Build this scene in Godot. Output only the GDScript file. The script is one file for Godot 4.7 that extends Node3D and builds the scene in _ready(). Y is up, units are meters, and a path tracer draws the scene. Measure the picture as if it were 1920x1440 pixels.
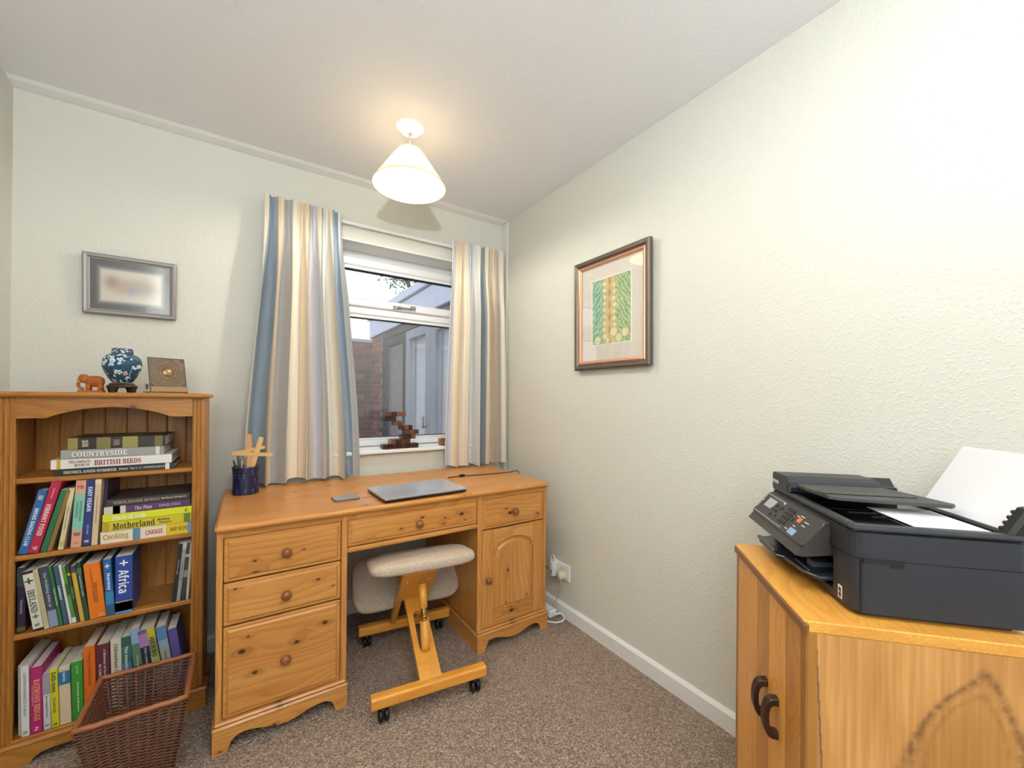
extends Node3D

var M := {}
var rng := RandomNumberGenerator.new()
var taken := {}

func _ready():
	rng.seed = 7
	set_camera_and_light()
	make_materials()
	room_shell()
	window_back()
	outside()
	ceiling_lamps()
	curtains()
	desk()
	bookcase()
	corner_cabinet()
	kneeling_chair()
	waste_basket()
	wall_pictures()
	printer()
	books()
	bookcase_ornaments()
	desk_items()
	sill_items()
	wall_socket()

# ---------------------------------------------------------------- camera and light
func set_camera_and_light():
	var cam := Camera3D.new()
	cam.name = "camera"
	var f := 756.47
	var yaw := 0.5833
	var pitch := 0.0025
	var roll := 0.0087
	var fw := Vector3(sin(yaw), 0, -cos(yaw))
	var ri := Vector3(cos(yaw), 0, sin(yaw))
	var d := fw * cos(pitch) + Vector3.UP * sin(pitch)
	var up := Vector3.UP * cos(pitch) - fw * sin(pitch)
	var r2 := ri * cos(roll) + up * sin(roll)
	var u2 := up * cos(roll) - ri * sin(roll)
	cam.transform = Transform3D(Basis(r2, u2, -d), Vector3(-1.4793, 1.1986, 2.3619))
	cam.projection = Camera3D.PROJECTION_FRUSTUM
	cam.near = 0.05
	cam.far = 100.0
	cam.size = 1440.0 / f * cam.near
	cam.frustum_offset = Vector2(0, (745.29 - 720.0) / f * cam.near)
	add_child(cam)
	cam.current = true
	var sky := ProceduralSkyMaterial.new()
	sky.sky_top_color = Color(0.80, 0.87, 0.97)
	sky.sky_horizon_color = Color(0.94, 0.96, 1.0)
	sky.sky_curve = 0.25
	sky.ground_horizon_color = Color(0.75, 0.76, 0.78)
	sky.ground_bottom_color = Color(0.45, 0.44, 0.42)
	sky.sky_energy_multiplier = 1.0
	var env := Environment.new()
	env.background_mode = Environment.BG_SKY
	env.sky = Sky.new()
	env.sky.sky_material = sky
	env.background_energy_multiplier = 1.8
	env.tonemap_mode = Environment.TONE_MAPPER_LINEAR
	env.tonemap_exposure = 1.0
	env.sdfgi_enabled = true
	env.ssao_enabled = true
	env.ssil_enabled = true
	var we := WorldEnvironment.new()
	we.name = "world_environment"
	we.environment = env
	add_child(we)

# ---------------------------------------------------------------- nodes
func thing(called: String, label: String, category: String, at := Vector3.ZERO, turn := 0.0, group := "") -> Node3D:
	var o := Node3D.new()
	o.name = numbered(called)
	add_child(o)
	o.position = at
	o.rotation.y = turn
	tag(o, label, category, group)
	return o

func numbered(called: String) -> String:
	if not taken.has(called):
		taken[called] = 0
		return called
	taken[called] += 1
	return "%s_%03d" % [called, taken[called]]

func tag(o: Node, label: String, category: String, group := ""):
	o.set_meta("label", label)
	o.set_meta("category", category)
	if group != "":
		o.set_meta("group", group)

func begin(smooth := false) -> SurfaceTool:
	var st := SurfaceTool.new()
	st.begin(Mesh.PRIMITIVE_TRIANGLES)
	st.set_smooth_group(0 if smooth else -1)
	return st

func done(st: SurfaceTool) -> ArrayMesh:
	st.generate_normals()
	return st.commit()

func put(called: String, mesh: Mesh, mat: Material, parent: Node = null, xf := Transform3D()) -> MeshInstance3D:
	var o := MeshInstance3D.new()
	o.mesh = mesh
	o.material_override = mat
	o.transform = xf
	if parent == null:
		o.name = numbered(called)
		add_child(o)
	else:
		var n := called
		var k := 0
		while parent.has_node(NodePath(n)):
			k += 1
			n = "%s_%03d" % [called, k]
		o.name = n
		parent.add_child(o)
	return o

func obj(called: String, st: SurfaceTool, mat: Material, parent: Node = null, xf := Transform3D()) -> MeshInstance3D:
	return put(called, done(st), mat, parent, xf)

func struct(called: String, st: SurfaceTool, mat: Material, parent: Node = null) -> MeshInstance3D:
	var o := obj(called, st, mat, parent)
	if parent == null:
		o.set_meta("kind", "structure")
	return o

func stuff(o: Node):
	o.set_meta("kind", "stuff")

# ---------------------------------------------------------------- shapes
func tri(st: SurfaceTool, a: Vector3, b: Vector3, c: Vector3, ua := Vector2.ZERO, ub := Vector2.ZERO, uc := Vector2.ZERO):
	st.set_uv(ua); st.add_vertex(a)
	st.set_uv(uc); st.add_vertex(c)
	st.set_uv(ub); st.add_vertex(b)

# a polygon seen anticlockwise from outside
func poly(st: SurfaceTool, p: Array, uv: Array = []):
	for i in range(1, p.size() - 1):
		if uv.size():
			tri(st, p[0], p[i], p[i + 1], uv[0], uv[i], uv[i + 1])
		else:
			tri(st, p[0], p[i], p[i + 1])

# a convex face turned away from a point inside
func face(st: SurfaceTool, p: Array, inside: Vector3, uv: Array = []):
	var n: Vector3 = (p[1] - p[0]).cross(p[2] - p[0])
	if n.dot(p[0] - inside) < 0:
		p = p.duplicate(); p.reverse()
		uv = uv.duplicate(); uv.reverse()
	poly(st, p, uv)

func box(st: SurfaceTool, lo: Vector3, hi: Vector3, ch := 0.0, xf := Transform3D()):
	var c := (lo + hi) / 2
	var h := (hi - lo) / 2
	ch = minf(ch, minf(h.x, minf(h.y, h.z)) * 0.9)
	var ci := xf * c
	var v := func(s: Vector3, keep: int) -> Vector3:
		var q := Vector3(h.x - ch, h.y - ch, h.z - ch)
		q[keep] = h[keep]
		return xf * (c + q * s)
	for ax in 3:
		var b := (ax + 1) % 3
		var d := (ax + 2) % 3
		for s in [-1, 1]:
			var pts := []
			var uvs := []
			for k in [[-1, -1], [1, -1], [1, 1], [-1, 1]]:
				var sg := Vector3.ZERO
				sg[ax] = s; sg[b] = k[0]; sg[d] = k[1]
				pts.append(v.call(sg, ax))
				if ax == 2: uvs.append(Vector2(sg.x * 0.5 + 0.5, 0.5 - sg.y * 0.5))
				elif ax == 1: uvs.append(Vector2(sg.x * 0.5 + 0.5, sg.z * 0.5 + 0.5))
				else: uvs.append(Vector2(sg.z * 0.5 + 0.5, 0.5 - sg.y * 0.5))
			face(st, pts, ci, uvs)
	if ch > 0:
		for ax in 3:
			var b := (ax + 1) % 3
			var d := (ax + 2) % 3
			for s1 in [-1, 1]:
				for s2 in [-1, 1]:
					var a1 := Vector3.ZERO
					a1[ax] = -1; a1[b] = s1; a1[d] = s2
					var a2 := a1
					a2[ax] = 1
					face(st, [v.call(a1, b), v.call(a2, b), v.call(a2, d), v.call(a1, d)], ci, [Vector2(.1, .1), Vector2(.9, .1), Vector2(.9, .12), Vector2(.1, .12)])
		for sx in [-1, 1]:
			for sy in [-1, 1]:
				for sz in [-1, 1]:
					var sg := Vector3(sx, sy, sz)
					face(st, [v.call(sg, 0), v.call(sg, 1), v.call(sg, 2)], ci)

func box_of(lo: Vector3, hi: Vector3, ch := 0.0) -> SurfaceTool:
	var st := begin()
	box(st, lo, hi, ch)
	return st

# an outline in x,y drawn out along z, with a chamfer at the front
func prism(st: SurfaceTool, outline: PackedVector2Array, z0: float, z1: float, xf := Transform3D(), ch := 0.0):
	if Geometry2D.is_polygon_clockwise(outline):
		outline = outline.duplicate()
		outline.reverse()
	var inner := outline
	if ch > 0:
		var got := Geometry2D.offset_polygon(outline, -ch, Geometry2D.JOIN_MITER)
		if got.size() == 1 and got[0].size() == outline.size():
			inner = align(outline, got[0])
		else:
			ch = 0.0
	var t := Geometry2D.triangulate_polygon(inner)
	var r := Rect2(outline[0], Vector2.ZERO)
	for q in outline: r = r.expand(q)
	var uvf := func(q: Vector2) -> Vector2: return Vector2((q.x - r.position.x) / r.size.x, 1.0 - (q.y - r.position.y) / r.size.y)
	for i in range(0, t.size(), 3):
		var a := inner[t[i]]
		var b := inner[t[i + 1]]
		var c := inner[t[i + 2]]
		if (b - a).cross(c - a) < 0:
			var w := b; b = c; c = w
		tri(st, xf * Vector3(a.x, a.y, z1), xf * Vector3(b.x, b.y, z1), xf * Vector3(c.x, c.y, z1), uvf.call(a), uvf.call(b), uvf.call(c))
	t = Geometry2D.triangulate_polygon(outline)
	for i in range(0, t.size(), 3):
		var a := outline[t[i]]
		var b := outline[t[i + 1]]
		var c := outline[t[i + 2]]
		if (b - a).cross(c - a) < 0:
			var w := b; b = c; c = w
		tri(st, xf * Vector3(a.x, a.y, z0), xf * Vector3(c.x, c.y, z0), xf * Vector3(b.x, b.y, z0))
	var n := outline.size()
	for i in n:
		var a := outline[i]
		var b := outline[(i + 1) % n]
		poly(st, [xf * Vector3(a.x, a.y, z0), xf * Vector3(b.x, b.y, z0), xf * Vector3(b.x, b.y, z1 - ch), xf * Vector3(a.x, a.y, z1 - ch)])
		if ch > 0:
			var c := inner[i]
			var d := inner[(i + 1) % n]
			poly(st, [xf * Vector3(a.x, a.y, z1 - ch), xf * Vector3(b.x, b.y, z1 - ch), xf * Vector3(d.x, d.y, z1), xf * Vector3(c.x, c.y, z1)])

func align(a: PackedVector2Array, b: PackedVector2Array) -> PackedVector2Array:
	if Geometry2D.is_polygon_clockwise(b): b.reverse()
	var best := 0
	var far := INF
	for i in b.size():
		var s := 0.0
		for k in a.size(): s += a[k].distance_squared_to(b[(k + i) % b.size()])
		if s < far:
			far = s; best = i
	var out := PackedVector2Array()
	for k in a.size(): out.append(b[(k + best) % b.size()])
	return out

func lathe(st: SurfaceTool, prof: Array, n := 24, xf := Transform3D()):
	for i in n:
		var a0 := TAU * i / n
		var a1 := TAU * (i + 1) / n
		for k in prof.size() - 1:
			var p: Vector2 = prof[k]
			var q: Vector2 = prof[k + 1]
			var pts := [Vector3(p.x * cos(a0), p.y, p.x * sin(a0)), Vector3(p.x * cos(a1), p.y, p.x * sin(a1)), Vector3(q.x * cos(a1), q.y, q.x * sin(a1)), Vector3(q.x * cos(a0), q.y, q.x * sin(a0))]
			var u0 := float(i) / n
			var u1 := float(i + 1) / n
			var v0 := 1.0 - float(k) / (prof.size() - 1)
			var v1 := 1.0 - float(k + 1) / (prof.size() - 1)
			var uv := [Vector2(u0, v0), Vector2(u1, v0), Vector2(u1, v1), Vector2(u0, v1)]
			var w := []
			for e in pts: w.append(xf * e)
			# profile given from bottom to top, so the outside is seen as written here
			if p.x > 1e-6: tri(st, w[0], w[2], w[1], uv[0], uv[2], uv[1])
			if q.x > 1e-6: tri(st, w[0], w[3], w[2], uv[0], uv[3], uv[2])

func tube(st: SurfaceTool, pts: Array, rad: float, n := 8, shut := false, cap := true, flat := 1.0):
	var m := pts.size()
	var rings := []
	var up := Vector3.UP
	for i in m:
		var t: Vector3
		if shut: t = (pts[(i + 1) % m] - pts[(i + m - 1) % m]).normalized()
		else: t = (pts[mini(i + 1, m - 1)] - pts[maxi(i - 1, 0)]).normalized()
		var side := t.cross(up)
		if side.length() < 0.05: side = t.cross(Vector3.RIGHT if absf(t.x) < 0.9 else Vector3.BACK)
		side = side.normalized()
		if rings.size() and side.dot(rings[-1][0]) < 0: side = -side
		var nn := side.cross(t).normalized()
		var ring := [side]
		for k in n:
			var a := TAU * k / n
			ring.append(pts[i] + side * cos(a) * rad + nn * sin(a) * rad * flat)
		rings.append(ring)
	for i in (m if shut else m - 1):
		var r0: Array = rings[i]
		var r1: Array = rings[(i + 1) % m]
		for k in n:
			var a: Vector3 = r0[1 + k]
			var b: Vector3 = r0[1 + (k + 1) % n]
			var c: Vector3 = r1[1 + (k + 1) % n]
			var d: Vector3 = r1[1 + k]
			face(st, [a, b, c, d], (pts[i] + pts[(i + 1) % m]) / 2)
	if cap and not shut:
		face(st, rings[0].slice(1), (pts[0] + pts[1]) / 2)
		face(st, rings[m - 1].slice(1), (pts[m - 1] + pts[m - 2]) / 2)

# a cushion: a box rounded like a superellipsoid
func cushion(st: SurfaceTool, h: Vector3, e1 := 0.35, e2 := 0.35, xf := Transform3D(), nu := 40, nv := 20):
	var g := func(x: float, e: float) -> float: return signf(x) * pow(absf(x), e)
	var P := func(i: int, j: int) -> Vector3:
		var a := TAU * (i % nu) / nu
		var b := -PI / 2 + PI * j / nv
		var cb: float = g.call(cos(b), e1)
		if j == 0 or j == nv: cb = 0.0
		return xf * Vector3(h.x * cb * g.call(cos(a), e2), h.y * g.call(sin(b), e1), h.z * cb * g.call(sin(a), e2))
	for i in nu:
		for j in nv:
			var a: Vector3 = P.call(i, j)
			var b: Vector3 = P.call(i + 1, j)
			var c: Vector3 = P.call(i + 1, j + 1)
			var d: Vector3 = P.call(i, j + 1)
			if j > 0: tri(st, a, c, b)
			if j < nv - 1: tri(st, a, d, c)

# lettering fitted into a width and a height, centred on its place
func lettering(called: String, text: String, w: float, h: float, mat: Material, parent: Node, xf: Transform3D, serif := false, bold := false, deep := 0.0006) -> MeshInstance3D:
	var t := TextMesh.new()
	var fo := SystemFont.new()
	fo.font_names = PackedStringArray(["Droid Serif" if serif else "Droid Sans"])
	if bold: fo.font_weight = 700
	t.font = fo
	t.text = text
	t.font_size = 48
	t.pixel_size = 0.01
	t.depth = 0.02
	t.curve_step = 3.0
	var b := t.get_aabb()
	var s := Vector3(w / maxf(b.size.x, 1e-4), h / maxf(b.size.y, 1e-4), deep / 0.02)
	if s.x > s.y * 1.5: s.x = s.y * 1.5
	var mid := b.position + b.size / 2
	return put(called, t, mat, parent, xf * Transform3D(Basis.from_scale(s), -mid * s))

func frame_at(pos: Vector3, euler_deg := Vector3.ZERO) -> Transform3D:
	return Transform3D(Basis.from_euler(euler_deg * PI / 180.0), pos)

# ---------------------------------------------------------------- materials
func mat(c: Color, rough := 0.6, metal := 0.0) -> StandardMaterial3D:
	var m := StandardMaterial3D.new()
	m.albedo_color = c
	m.roughness = rough
	m.metallic = metal
	return m

func hexm(hex: String, rough := 0.55) -> StandardMaterial3D:
	var k := hex + str(rough)
	if not M.has(k): M[k] = mat(Color(hex), rough)
	return M[k]

func tri_tex(m: StandardMaterial3D, tex: Texture2D, per_metre: float, world := false):
	m.albedo_texture = tex
	m.albedo_color = Color.WHITE
	m.uv1_triplanar = true
	m.uv1_world_triplanar = world
	m.uv1_scale = Vector3.ONE * per_metre

func noise(sd: int, freq: float, oct := 3) -> FastNoiseLite:
	var n := FastNoiseLite.new()
	n.seed = sd
	n.noise_type = FastNoiseLite.TYPE_SIMPLEX
	n.frequency = freq
	n.fractal_octaves = oct
	return n

# wood with its grain along u; sx, sy: metres across; knots: [u, v, radius in metres]
func wood(sx: float, sy: float, px: float, sd: int, light: Color, dark: Color, knots: Array, rings := 38.0, wild := 1.0, upright := false, streak := 1.0) -> ImageTexture:
	var w := int(sx * px)
	var h := int(sy * px)
	var n1 := noise(sd, 1.0, 2)
	var n2 := noise(sd + 1, 1.0, 2)
	var n3 := noise(sd + 2, 1.0, 1)
	var data := PackedByteArray()
	data.resize(w * h * 3)
	var kn := []
	for k in knots: kn.append([k[0] * sx, k[1] * sy, k[2]])
	for j in h:
		var y := j / px
		for i in w:
			var x := i / px
			var s := y * rings + n1.get_noise_2d(x * 1.3, y * 5.0) * 1.6 * wild
			var kd := 0.0
			for k in kn:
				var dx: float = (x - k[0]) / (k[2] * 2.6)
				var dy: float = (y - k[1]) / k[2]
				var q := dx * dx + dy * dy
				if q < 12.0:
					var g := exp(-q * 0.35)
					s += g * 1.5 * (1.0 if dy > 0 else -1.0)
					var qq: float = sqrt(((x - k[0]) / 1.5) * ((x - k[0]) / 1.5) + (y - k[1]) * (y - k[1])) / k[2]
					kd = maxf(kd, clampf(1.35 - qq * 1.1, 0.0, 1.0))
					kd = maxf(kd, g * 0.22)
			var f := s - floorf(s)
			var ring := f * f * (1.0 - smoothstep(0.82, 1.0, f))
			var fine := n2.get_noise_2d(x * 6.0, y * 300.0) * 0.5 + 0.5
			var big := n3.get_noise_2d(x * 0.9 + 7.0, y * 7.0) * 0.5 + 0.5
			var t := clampf(ring * 0.55 + fine * 0.30 * streak + big * 0.30 - 0.08, 0.0, 1.0)
			var c := light.lerp(dark, t)
			if kd > 0.0: c = c.lerp(Color(0.22, 0.10, 0.04), clampf(kd * 1.1, 0, 0.92))
			var o := (j * w + i) * 3
			if upright: o = (i * h + j) * 3
			data[o] = int(c.r * 255); data[o + 1] = int(c.g * 255); data[o + 2] = int(c.b * 255)
	var im := Image.create_from_data(h if upright else w, w if upright else h, false, Image.FORMAT_RGB8, data)
	return ImageTexture.create_from_image(im)

const PINE_L := Color(0.83, 0.60, 0.33)
const PINE_D := Color(0.66, 0.41, 0.17)
const SHELF_L := Color(0.72, 0.50, 0.22)
const SHELF_D := Color(0.55, 0.33, 0.12)

func panel_mat(sx: float, sy: float, sd: int, knots: Array, light := PINE_L, dark := PINE_D, upright := false, rough := 0.32) -> StandardMaterial3D:
	var m := mat(Color.WHITE, rough)
	var px := 700.0 if sx * sy < 0.2 else 480.0
	if upright: m.albedo_texture = wood(sy, sx, px, sd, light, dark, knots, 40.0, 1.0, true)
	else: m.albedo_texture = wood(sx, sy, px, sd, light, dark, knots)
	m.texture_repeat = false
	return m

func make_materials():
	# wallpaper with raised chips
	var s := 512
	var hgt := PackedFloat32Array()
	hgt.resize(s * s)
	var r := RandomNumberGenerator.new()
	r.seed = 21
	for i in 2300:
		var cx := r.randi_range(0, s - 1)
		var cy := r.randi_range(0, s - 1)
		var a := r.randf_range(0, PI)
		var l := r.randf_range(2.5, 7.0)
		var wd := r.randf_range(1.8, 3.6)
		var hh := r.randf_range(0.35, 1.0)
		var ca := cos(a)
		var sa := sin(a)
		for dy in range(-9, 10):
			for dx in range(-9, 10):
				var u := (dx * ca + dy * sa) / l
				var v := (dy * ca - dx * sa) / wd
				var q := u * u + v * v
				if q < 1.6:
					var at := ((cy + dy + s) % s) * s + (cx + dx + s) % s
					hgt[at] = maxf(hgt[at], hh * exp(-q * 1.6))
	var im := Image.create(s, s, false, Image.FORMAT_RF)
	for j in s:
		for i in s:
			im.set_pixel(i, j, Color(hgt[j * s + i], 0, 0))
	im.resize(s, s)
	var chip := ImageTexture.create_from_image(im)
	M.wall = mat(Color(0.85, 0.845, 0.80), 0.75)
	M.wall.heightmap_enabled = true
	M.wall.heightmap_texture = chip
	M.wall.heightmap_scale = 0.10
	M.wall.uv1_triplanar = true
	M.wall.uv1_world_triplanar = true
	M.wall.uv1_scale = Vector3.ONE * 2.2
	M.ceiling = mat(Color(0.935, 0.935, 0.94), 0.85)
	M.ceiling.heightmap_enabled = true
	M.ceiling.heightmap_texture = chip
	M.ceiling.heightmap_scale = 0.04
	M.ceiling.uv1_triplanar = true
	M.ceiling.uv1_world_triplanar = true
	M.ceiling.uv1_scale = Vector3.ONE * 1.1
	M.white = mat(Color(0.92, 0.92, 0.91), 0.35)
	M.plaster = mat(Color(0.91, 0.91, 0.89), 0.7)
	M.upvc = mat(Color(0.93, 0.93, 0.93), 0.28)
	M.black = mat(Color(0.035, 0.035, 0.037), 0.4)
	M.rubber = mat(Color(0.05, 0.05, 0.055), 0.7)
	M.steel = mat(Color(0.72, 0.71, 0.68), 0.3, 1.0)
	M.brass = mat(Color(0.70, 0.58, 0.30), 0.3, 1.0)
	var g := mat(Color(1, 1, 1, 0.04), 0.02)
	g.transparency = BaseMaterial3D.TRANSPARENCY_ALPHA
	M.glass = g
	# carpet: twisted pile in mixed browns
	var cs := 512
	var cd := PackedByteArray()
	cd.resize(cs * cs * 3)
	var ch := Image.create(cs, cs, false, Image.FORMAT_RF)
	var tuft := PackedFloat32Array()
	tuft.resize(cs * cs)
	var tone := PackedFloat32Array()
	tone.resize(cs * cs)
	tone.fill(0.5)
	for i in 15000:
		var cx := r.randi_range(0, cs - 1)
		var cy := r.randi_range(0, cs - 1)
		var tn := r.randf()
		var rr := r.randf_range(1.8, 3.2)
		var a := r.randf_range(0, PI)
		for dy in range(-4, 5):
			for dx in range(-4, 5):
				var u := (dx * cos(a) + dy * sin(a)) / (rr * 1.3)
				var v := (dy * cos(a) - dx * sin(a)) / rr
				var q := u * u + v * v
				if q < 1.0:
					var at := ((cy + dy + cs) % cs) * cs + (cx + dx + cs) % cs
					var hh := sqrt(1.0 - q)
					if hh > tuft[at] * 0.9:
						tuft[at] = maxf(tuft[at], hh)
						tone[at] = tn
	var c0 := Color(0.50, 0.42, 0.36)
	var c1 := Color(0.76, 0.68, 0.61)
	for i in cs * cs:
		var c := c0.lerp(c1, tone[i])
		cd[i * 3] = int(c.r * 255); cd[i * 3 + 1] = int(c.g * 255); cd[i * 3 + 2] = int(c.b * 255)
		ch.set_pixel(i % cs, i / cs, Color(tuft[i], 0, 0))
	M.carpet = mat(Color.WHITE, 0.95)
	tri_tex(M.carpet, ImageTexture.create_from_image(Image.create_from_data(cs, cs, false, Image.FORMAT_RGB8, cd)), 1.7, true)
	M.carpet.heightmap_enabled = true
	M.carpet.heightmap_texture = ImageTexture.create_from_image(ch)
	M.carpet.heightmap_scale = 0.5
	# woods
	var ph := wood(1.0, 0.5, 480, 11, PINE_L, PINE_D, [[.2, .3, .007], [.63, .7, .009], [.85, .2, .006]])
	var pv := wood(1.0, 0.5, 480, 15, PINE_L, PINE_D, [[.3, .4, .007], [.75, .15, .008]], 40.0, 1.0, true)
	M.pine = mat(Color.WHITE, 0.32)
	tri_tex(M.pine, ph, 1.0)
	M.pine_up = mat(Color.WHITE, 0.32)
	tri_tex(M.pine_up, pv, 1.0)
	for m in [M.pine]: m.uv1_scale = Vector3(1, 2, 1)
	for m in [M.pine_up]: m.uv1_scale = Vector3(2, 1, 2)
	var sh := wood(1.0, 0.5, 420, 31, SHELF_L, SHELF_D, [[.4, .3, .008], [.8, .6, .006]])
	var sv := wood(1.0, 0.5, 420, 35, SHELF_L, SHELF_D, [[.35, .45, .006]], 40.0, 1.0, true)
	M.shelf = mat(Color.WHITE, 0.35)
	tri_tex(M.shelf, sh, 1.0)
	M.shelf.uv1_scale = Vector3(1, 2, 1)
	M.shelf_up = mat(Color.WHITE, 0.35)
	tri_tex(M.shelf_up, sv, 1.0)
	M.shelf_up.uv1_scale = Vector3(2, 1, 2)
	M.beech = mat(Color.WHITE, 0.3)
	tri_tex(M.beech, wood(0.6, 0.3, 420, 51, Color(0.90, 0.64, 0.27), Color(0.82, 0.54, 0.19), [], 30.0, 0.8), 1.6)
	M.oak = mat(Color.WHITE, 0.38)
	tri_tex(M.oak, wood(1.0, 0.4, 420, 61, Color(0.90, 0.67, 0.34), Color(0.74, 0.49, 0.19), [], 60.0, 2.4, true), 1.0)
	M.oak.uv1_scale = Vector3(2.5, 1, 2.5)
	M.knob = mat(Color(0.52, 0.32, 0.16), 0.3)
	M.dark_wood = mat(Color(0.20, 0.11, 0.06), 0.35)
	# cushion tweed
	var td := PackedByteArray()
	td.resize(256 * 256 * 3)
	var th := Image.create(256, 256, false, Image.FORMAT_RF)
	for j in 256:
		for i in 256:
			var wv := (sin(i * TAU / 8.0) * 0.5 + 0.5) if (j / 4) % 2 == 0 else (sin((i + 4) * TAU / 8.0) * 0.5 + 0.5)
			var t := r.randf() * 0.6 + wv * 0.4
			var c := Color(0.50, 0.43, 0.36).lerp(Color(1.0, 0.93, 0.84), t)
			var o := (j * 256 + i) * 3
			td[o] = int(c.r * 255); td[o + 1] = int(c.g * 255); td[o + 2] = int(c.b * 255)
			th.set_pixel(i, j, Color(wv, 0, 0))
	M.tweed = mat(Color.WHITE, 0.9)
	tri_tex(M.tweed, ImageTexture.create_from_image(Image.create_from_data(256, 256, false, Image.FORMAT_RGB8, td)), 3.0)
	M.tweed.heightmap_enabled = true
	M.tweed.heightmap_texture = ImageTexture.create_from_image(th)
	M.tweed.heightmap_scale = 0.05
	M.grey_plastic = mat(Color(0.085, 0.085, 0.09), 0.45)
	M.gloss_black = mat(Color(0.02, 0.02, 0.022), 0.12)
	M.paper = mat(Color(0.92, 0.92, 0.93), 0.7)
	M.bulb = mat(Color.WHITE, 0.4)
	M.bulb.emission_enabled = true
	M.bulb.emission = Color(1.0, 0.94, 0.84)
	M.bulb.emission_energy_multiplier = 3.0

# ---------------------------------------------------------------- room
const RX0 := -2.238
const RZ1 := 4.3  # unseen end wall stands this far back to even out the light
const RH := 2.4
# window openings: back x -1.25..-0.17, y 0.875..2.076; unseen near x -1.85..-0.45, y 0.75..2.05
func room_shell():
	struct("floor", box_of(Vector3(RX0 - .1, -.1, -.1), Vector3(.1, 0, RZ1 + .1)), M.carpet)
	struct("ceiling", box_of(Vector3(RX0 - .12, RH, -.30), Vector3(.12, RH + .15, RZ1 + .2)), M.ceiling)
	struct("wall_right", box_of(Vector3(0, -.1, -.30), Vector3(.14, RH, RZ1 + .2)), M.wall)
	struct("wall_left", box_of(Vector3(RX0 - .14, -.1, -.30), Vector3(RX0, RH, RZ1 + .2)), M.wall)
	var w := begin()
	box(w, Vector3(RX0, -.1, -.3), Vector3(-1.25, RH, 0))
	box(w, Vector3(-.17, -.1, -.3), Vector3(0, RH, 0))
	box(w, Vector3(-1.25, 2.076, -.3), Vector3(-.17, RH, 0))
	box(w, Vector3(-1.25, -.1, -.3), Vector3(-.17, .868, 0))
	struct("wall_back", w, M.wall)
	w = begin()
	box(w, Vector3(RX0, -.1, RZ1), Vector3(-1.85, RH, RZ1 + .2))
	box(w, Vector3(-.35, -.1, RZ1), Vector3(0, RH, RZ1 + .2))
	box(w, Vector3(-1.85, 2.15, RZ1), Vector3(-.35, RH, RZ1 + .2))
	box(w, Vector3(-1.85, -.1, RZ1), Vector3(-.35, .6, RZ1 + .2))
	struct("wall_near", w, M.wall)
	# white reveals of the back window
	w = begin()
	box(w, Vector3(-1.25, 2.068, -.29), Vector3(-.17, 2.0765, -.001))
	box(w, Vector3(-1.2505, .872, -.29), Vector3(-1.242, 2.068, -.001))
	box(w, Vector3(-.178, .872, -.29), Vector3(-.1695, 2.068, -.001))
	struct("trim_3", w, M.plaster)
	# plaster strips along the ceiling and down the corner
	var pr := PackedVector2Array([Vector2(0, 0), Vector2(0, -.018), Vector2(.012, -.017), Vector2(.045, -.009), Vector2(.062, 0)])
	w = begin()
	prism(w, pr, RX0, -.02, Transform3D(Basis(Vector3(0, 0, 1), Vector3(0, 1, 0), Vector3(1, 0, 0)), Vector3(0, RH, 0)))
	struct("trim_1", w, M.plaster)
	w = begin()
	prism(w, PackedVector2Array([Vector2(0, 0), Vector2(0, .06), Vector2(-.010, .05), Vector2(-.018, .01), Vector2(-.02, 0)]), 0.0, RH, Transform3D(Basis(Vector3(1, 0, 0), Vector3(0, 0, 1), Vector3(0, 1, 0)), Vector3.ZERO))
	struct("trim_2", w, M.wall)
	# skirting boards with a bevelled top
	var sk := PackedVector2Array([Vector2(0, 0), Vector2(.016, 0), Vector2(.016, .062), Vector2(.006, .074), Vector2(0, .074)])
	w = begin()
	prism(w, sk, -RZ1, 0, Transform3D(Basis(Vector3(-1, 0, 0), Vector3(0, 1, 0), Vector3(0, 0, -1)), Vector3.ZERO))
	struct("baseboard_right", w, M.white)
	w = begin()
	prism(w, sk, RX0, -.016, Transform3D(Basis(Vector3(0, 0, 1), Vector3(0, 1, 0), Vector3(1, 0, 0)), Vector3.ZERO))
	struct("baseboard_back", w, M.white)
	w = begin()
	prism(w, sk, .016, RZ1, Transform3D(Basis(Vector3(1, 0, 0), Vector3(0, 1, 0), Vector3(0, 0, 1)), Vector3(RX0, 0, 0)))
	struct("baseboard_left", w, M.white)
	# unseen window behind the camera, placed to let daylight into the room
	var fr := begin()
	for b in [[-1.85, -1.78, .6, 2.15], [-.42, -.35, .6, 2.15], [-1.78, -.42, 2.08, 2.15], [-1.78, -.42, .6, .67], [-1.13, -1.07, .67, 2.08]]:
		box(fr, Vector3(b[0], b[2], RZ1 + .08), Vector3(b[1], b[3], RZ1 + .15), .008)
	var win := struct("unseen_window_2", fr, M.upvc)
	obj("pane", box_of(Vector3(-1.78, .67, RZ1 + .11), Vector3(-1.13, 2.08, RZ1 + .116)), M.glass, win)
	obj("pane", box_of(Vector3(-1.07, .67, RZ1 + .11), Vector3(-.42, 2.08, RZ1 + .116)), M.glass, win)

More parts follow.
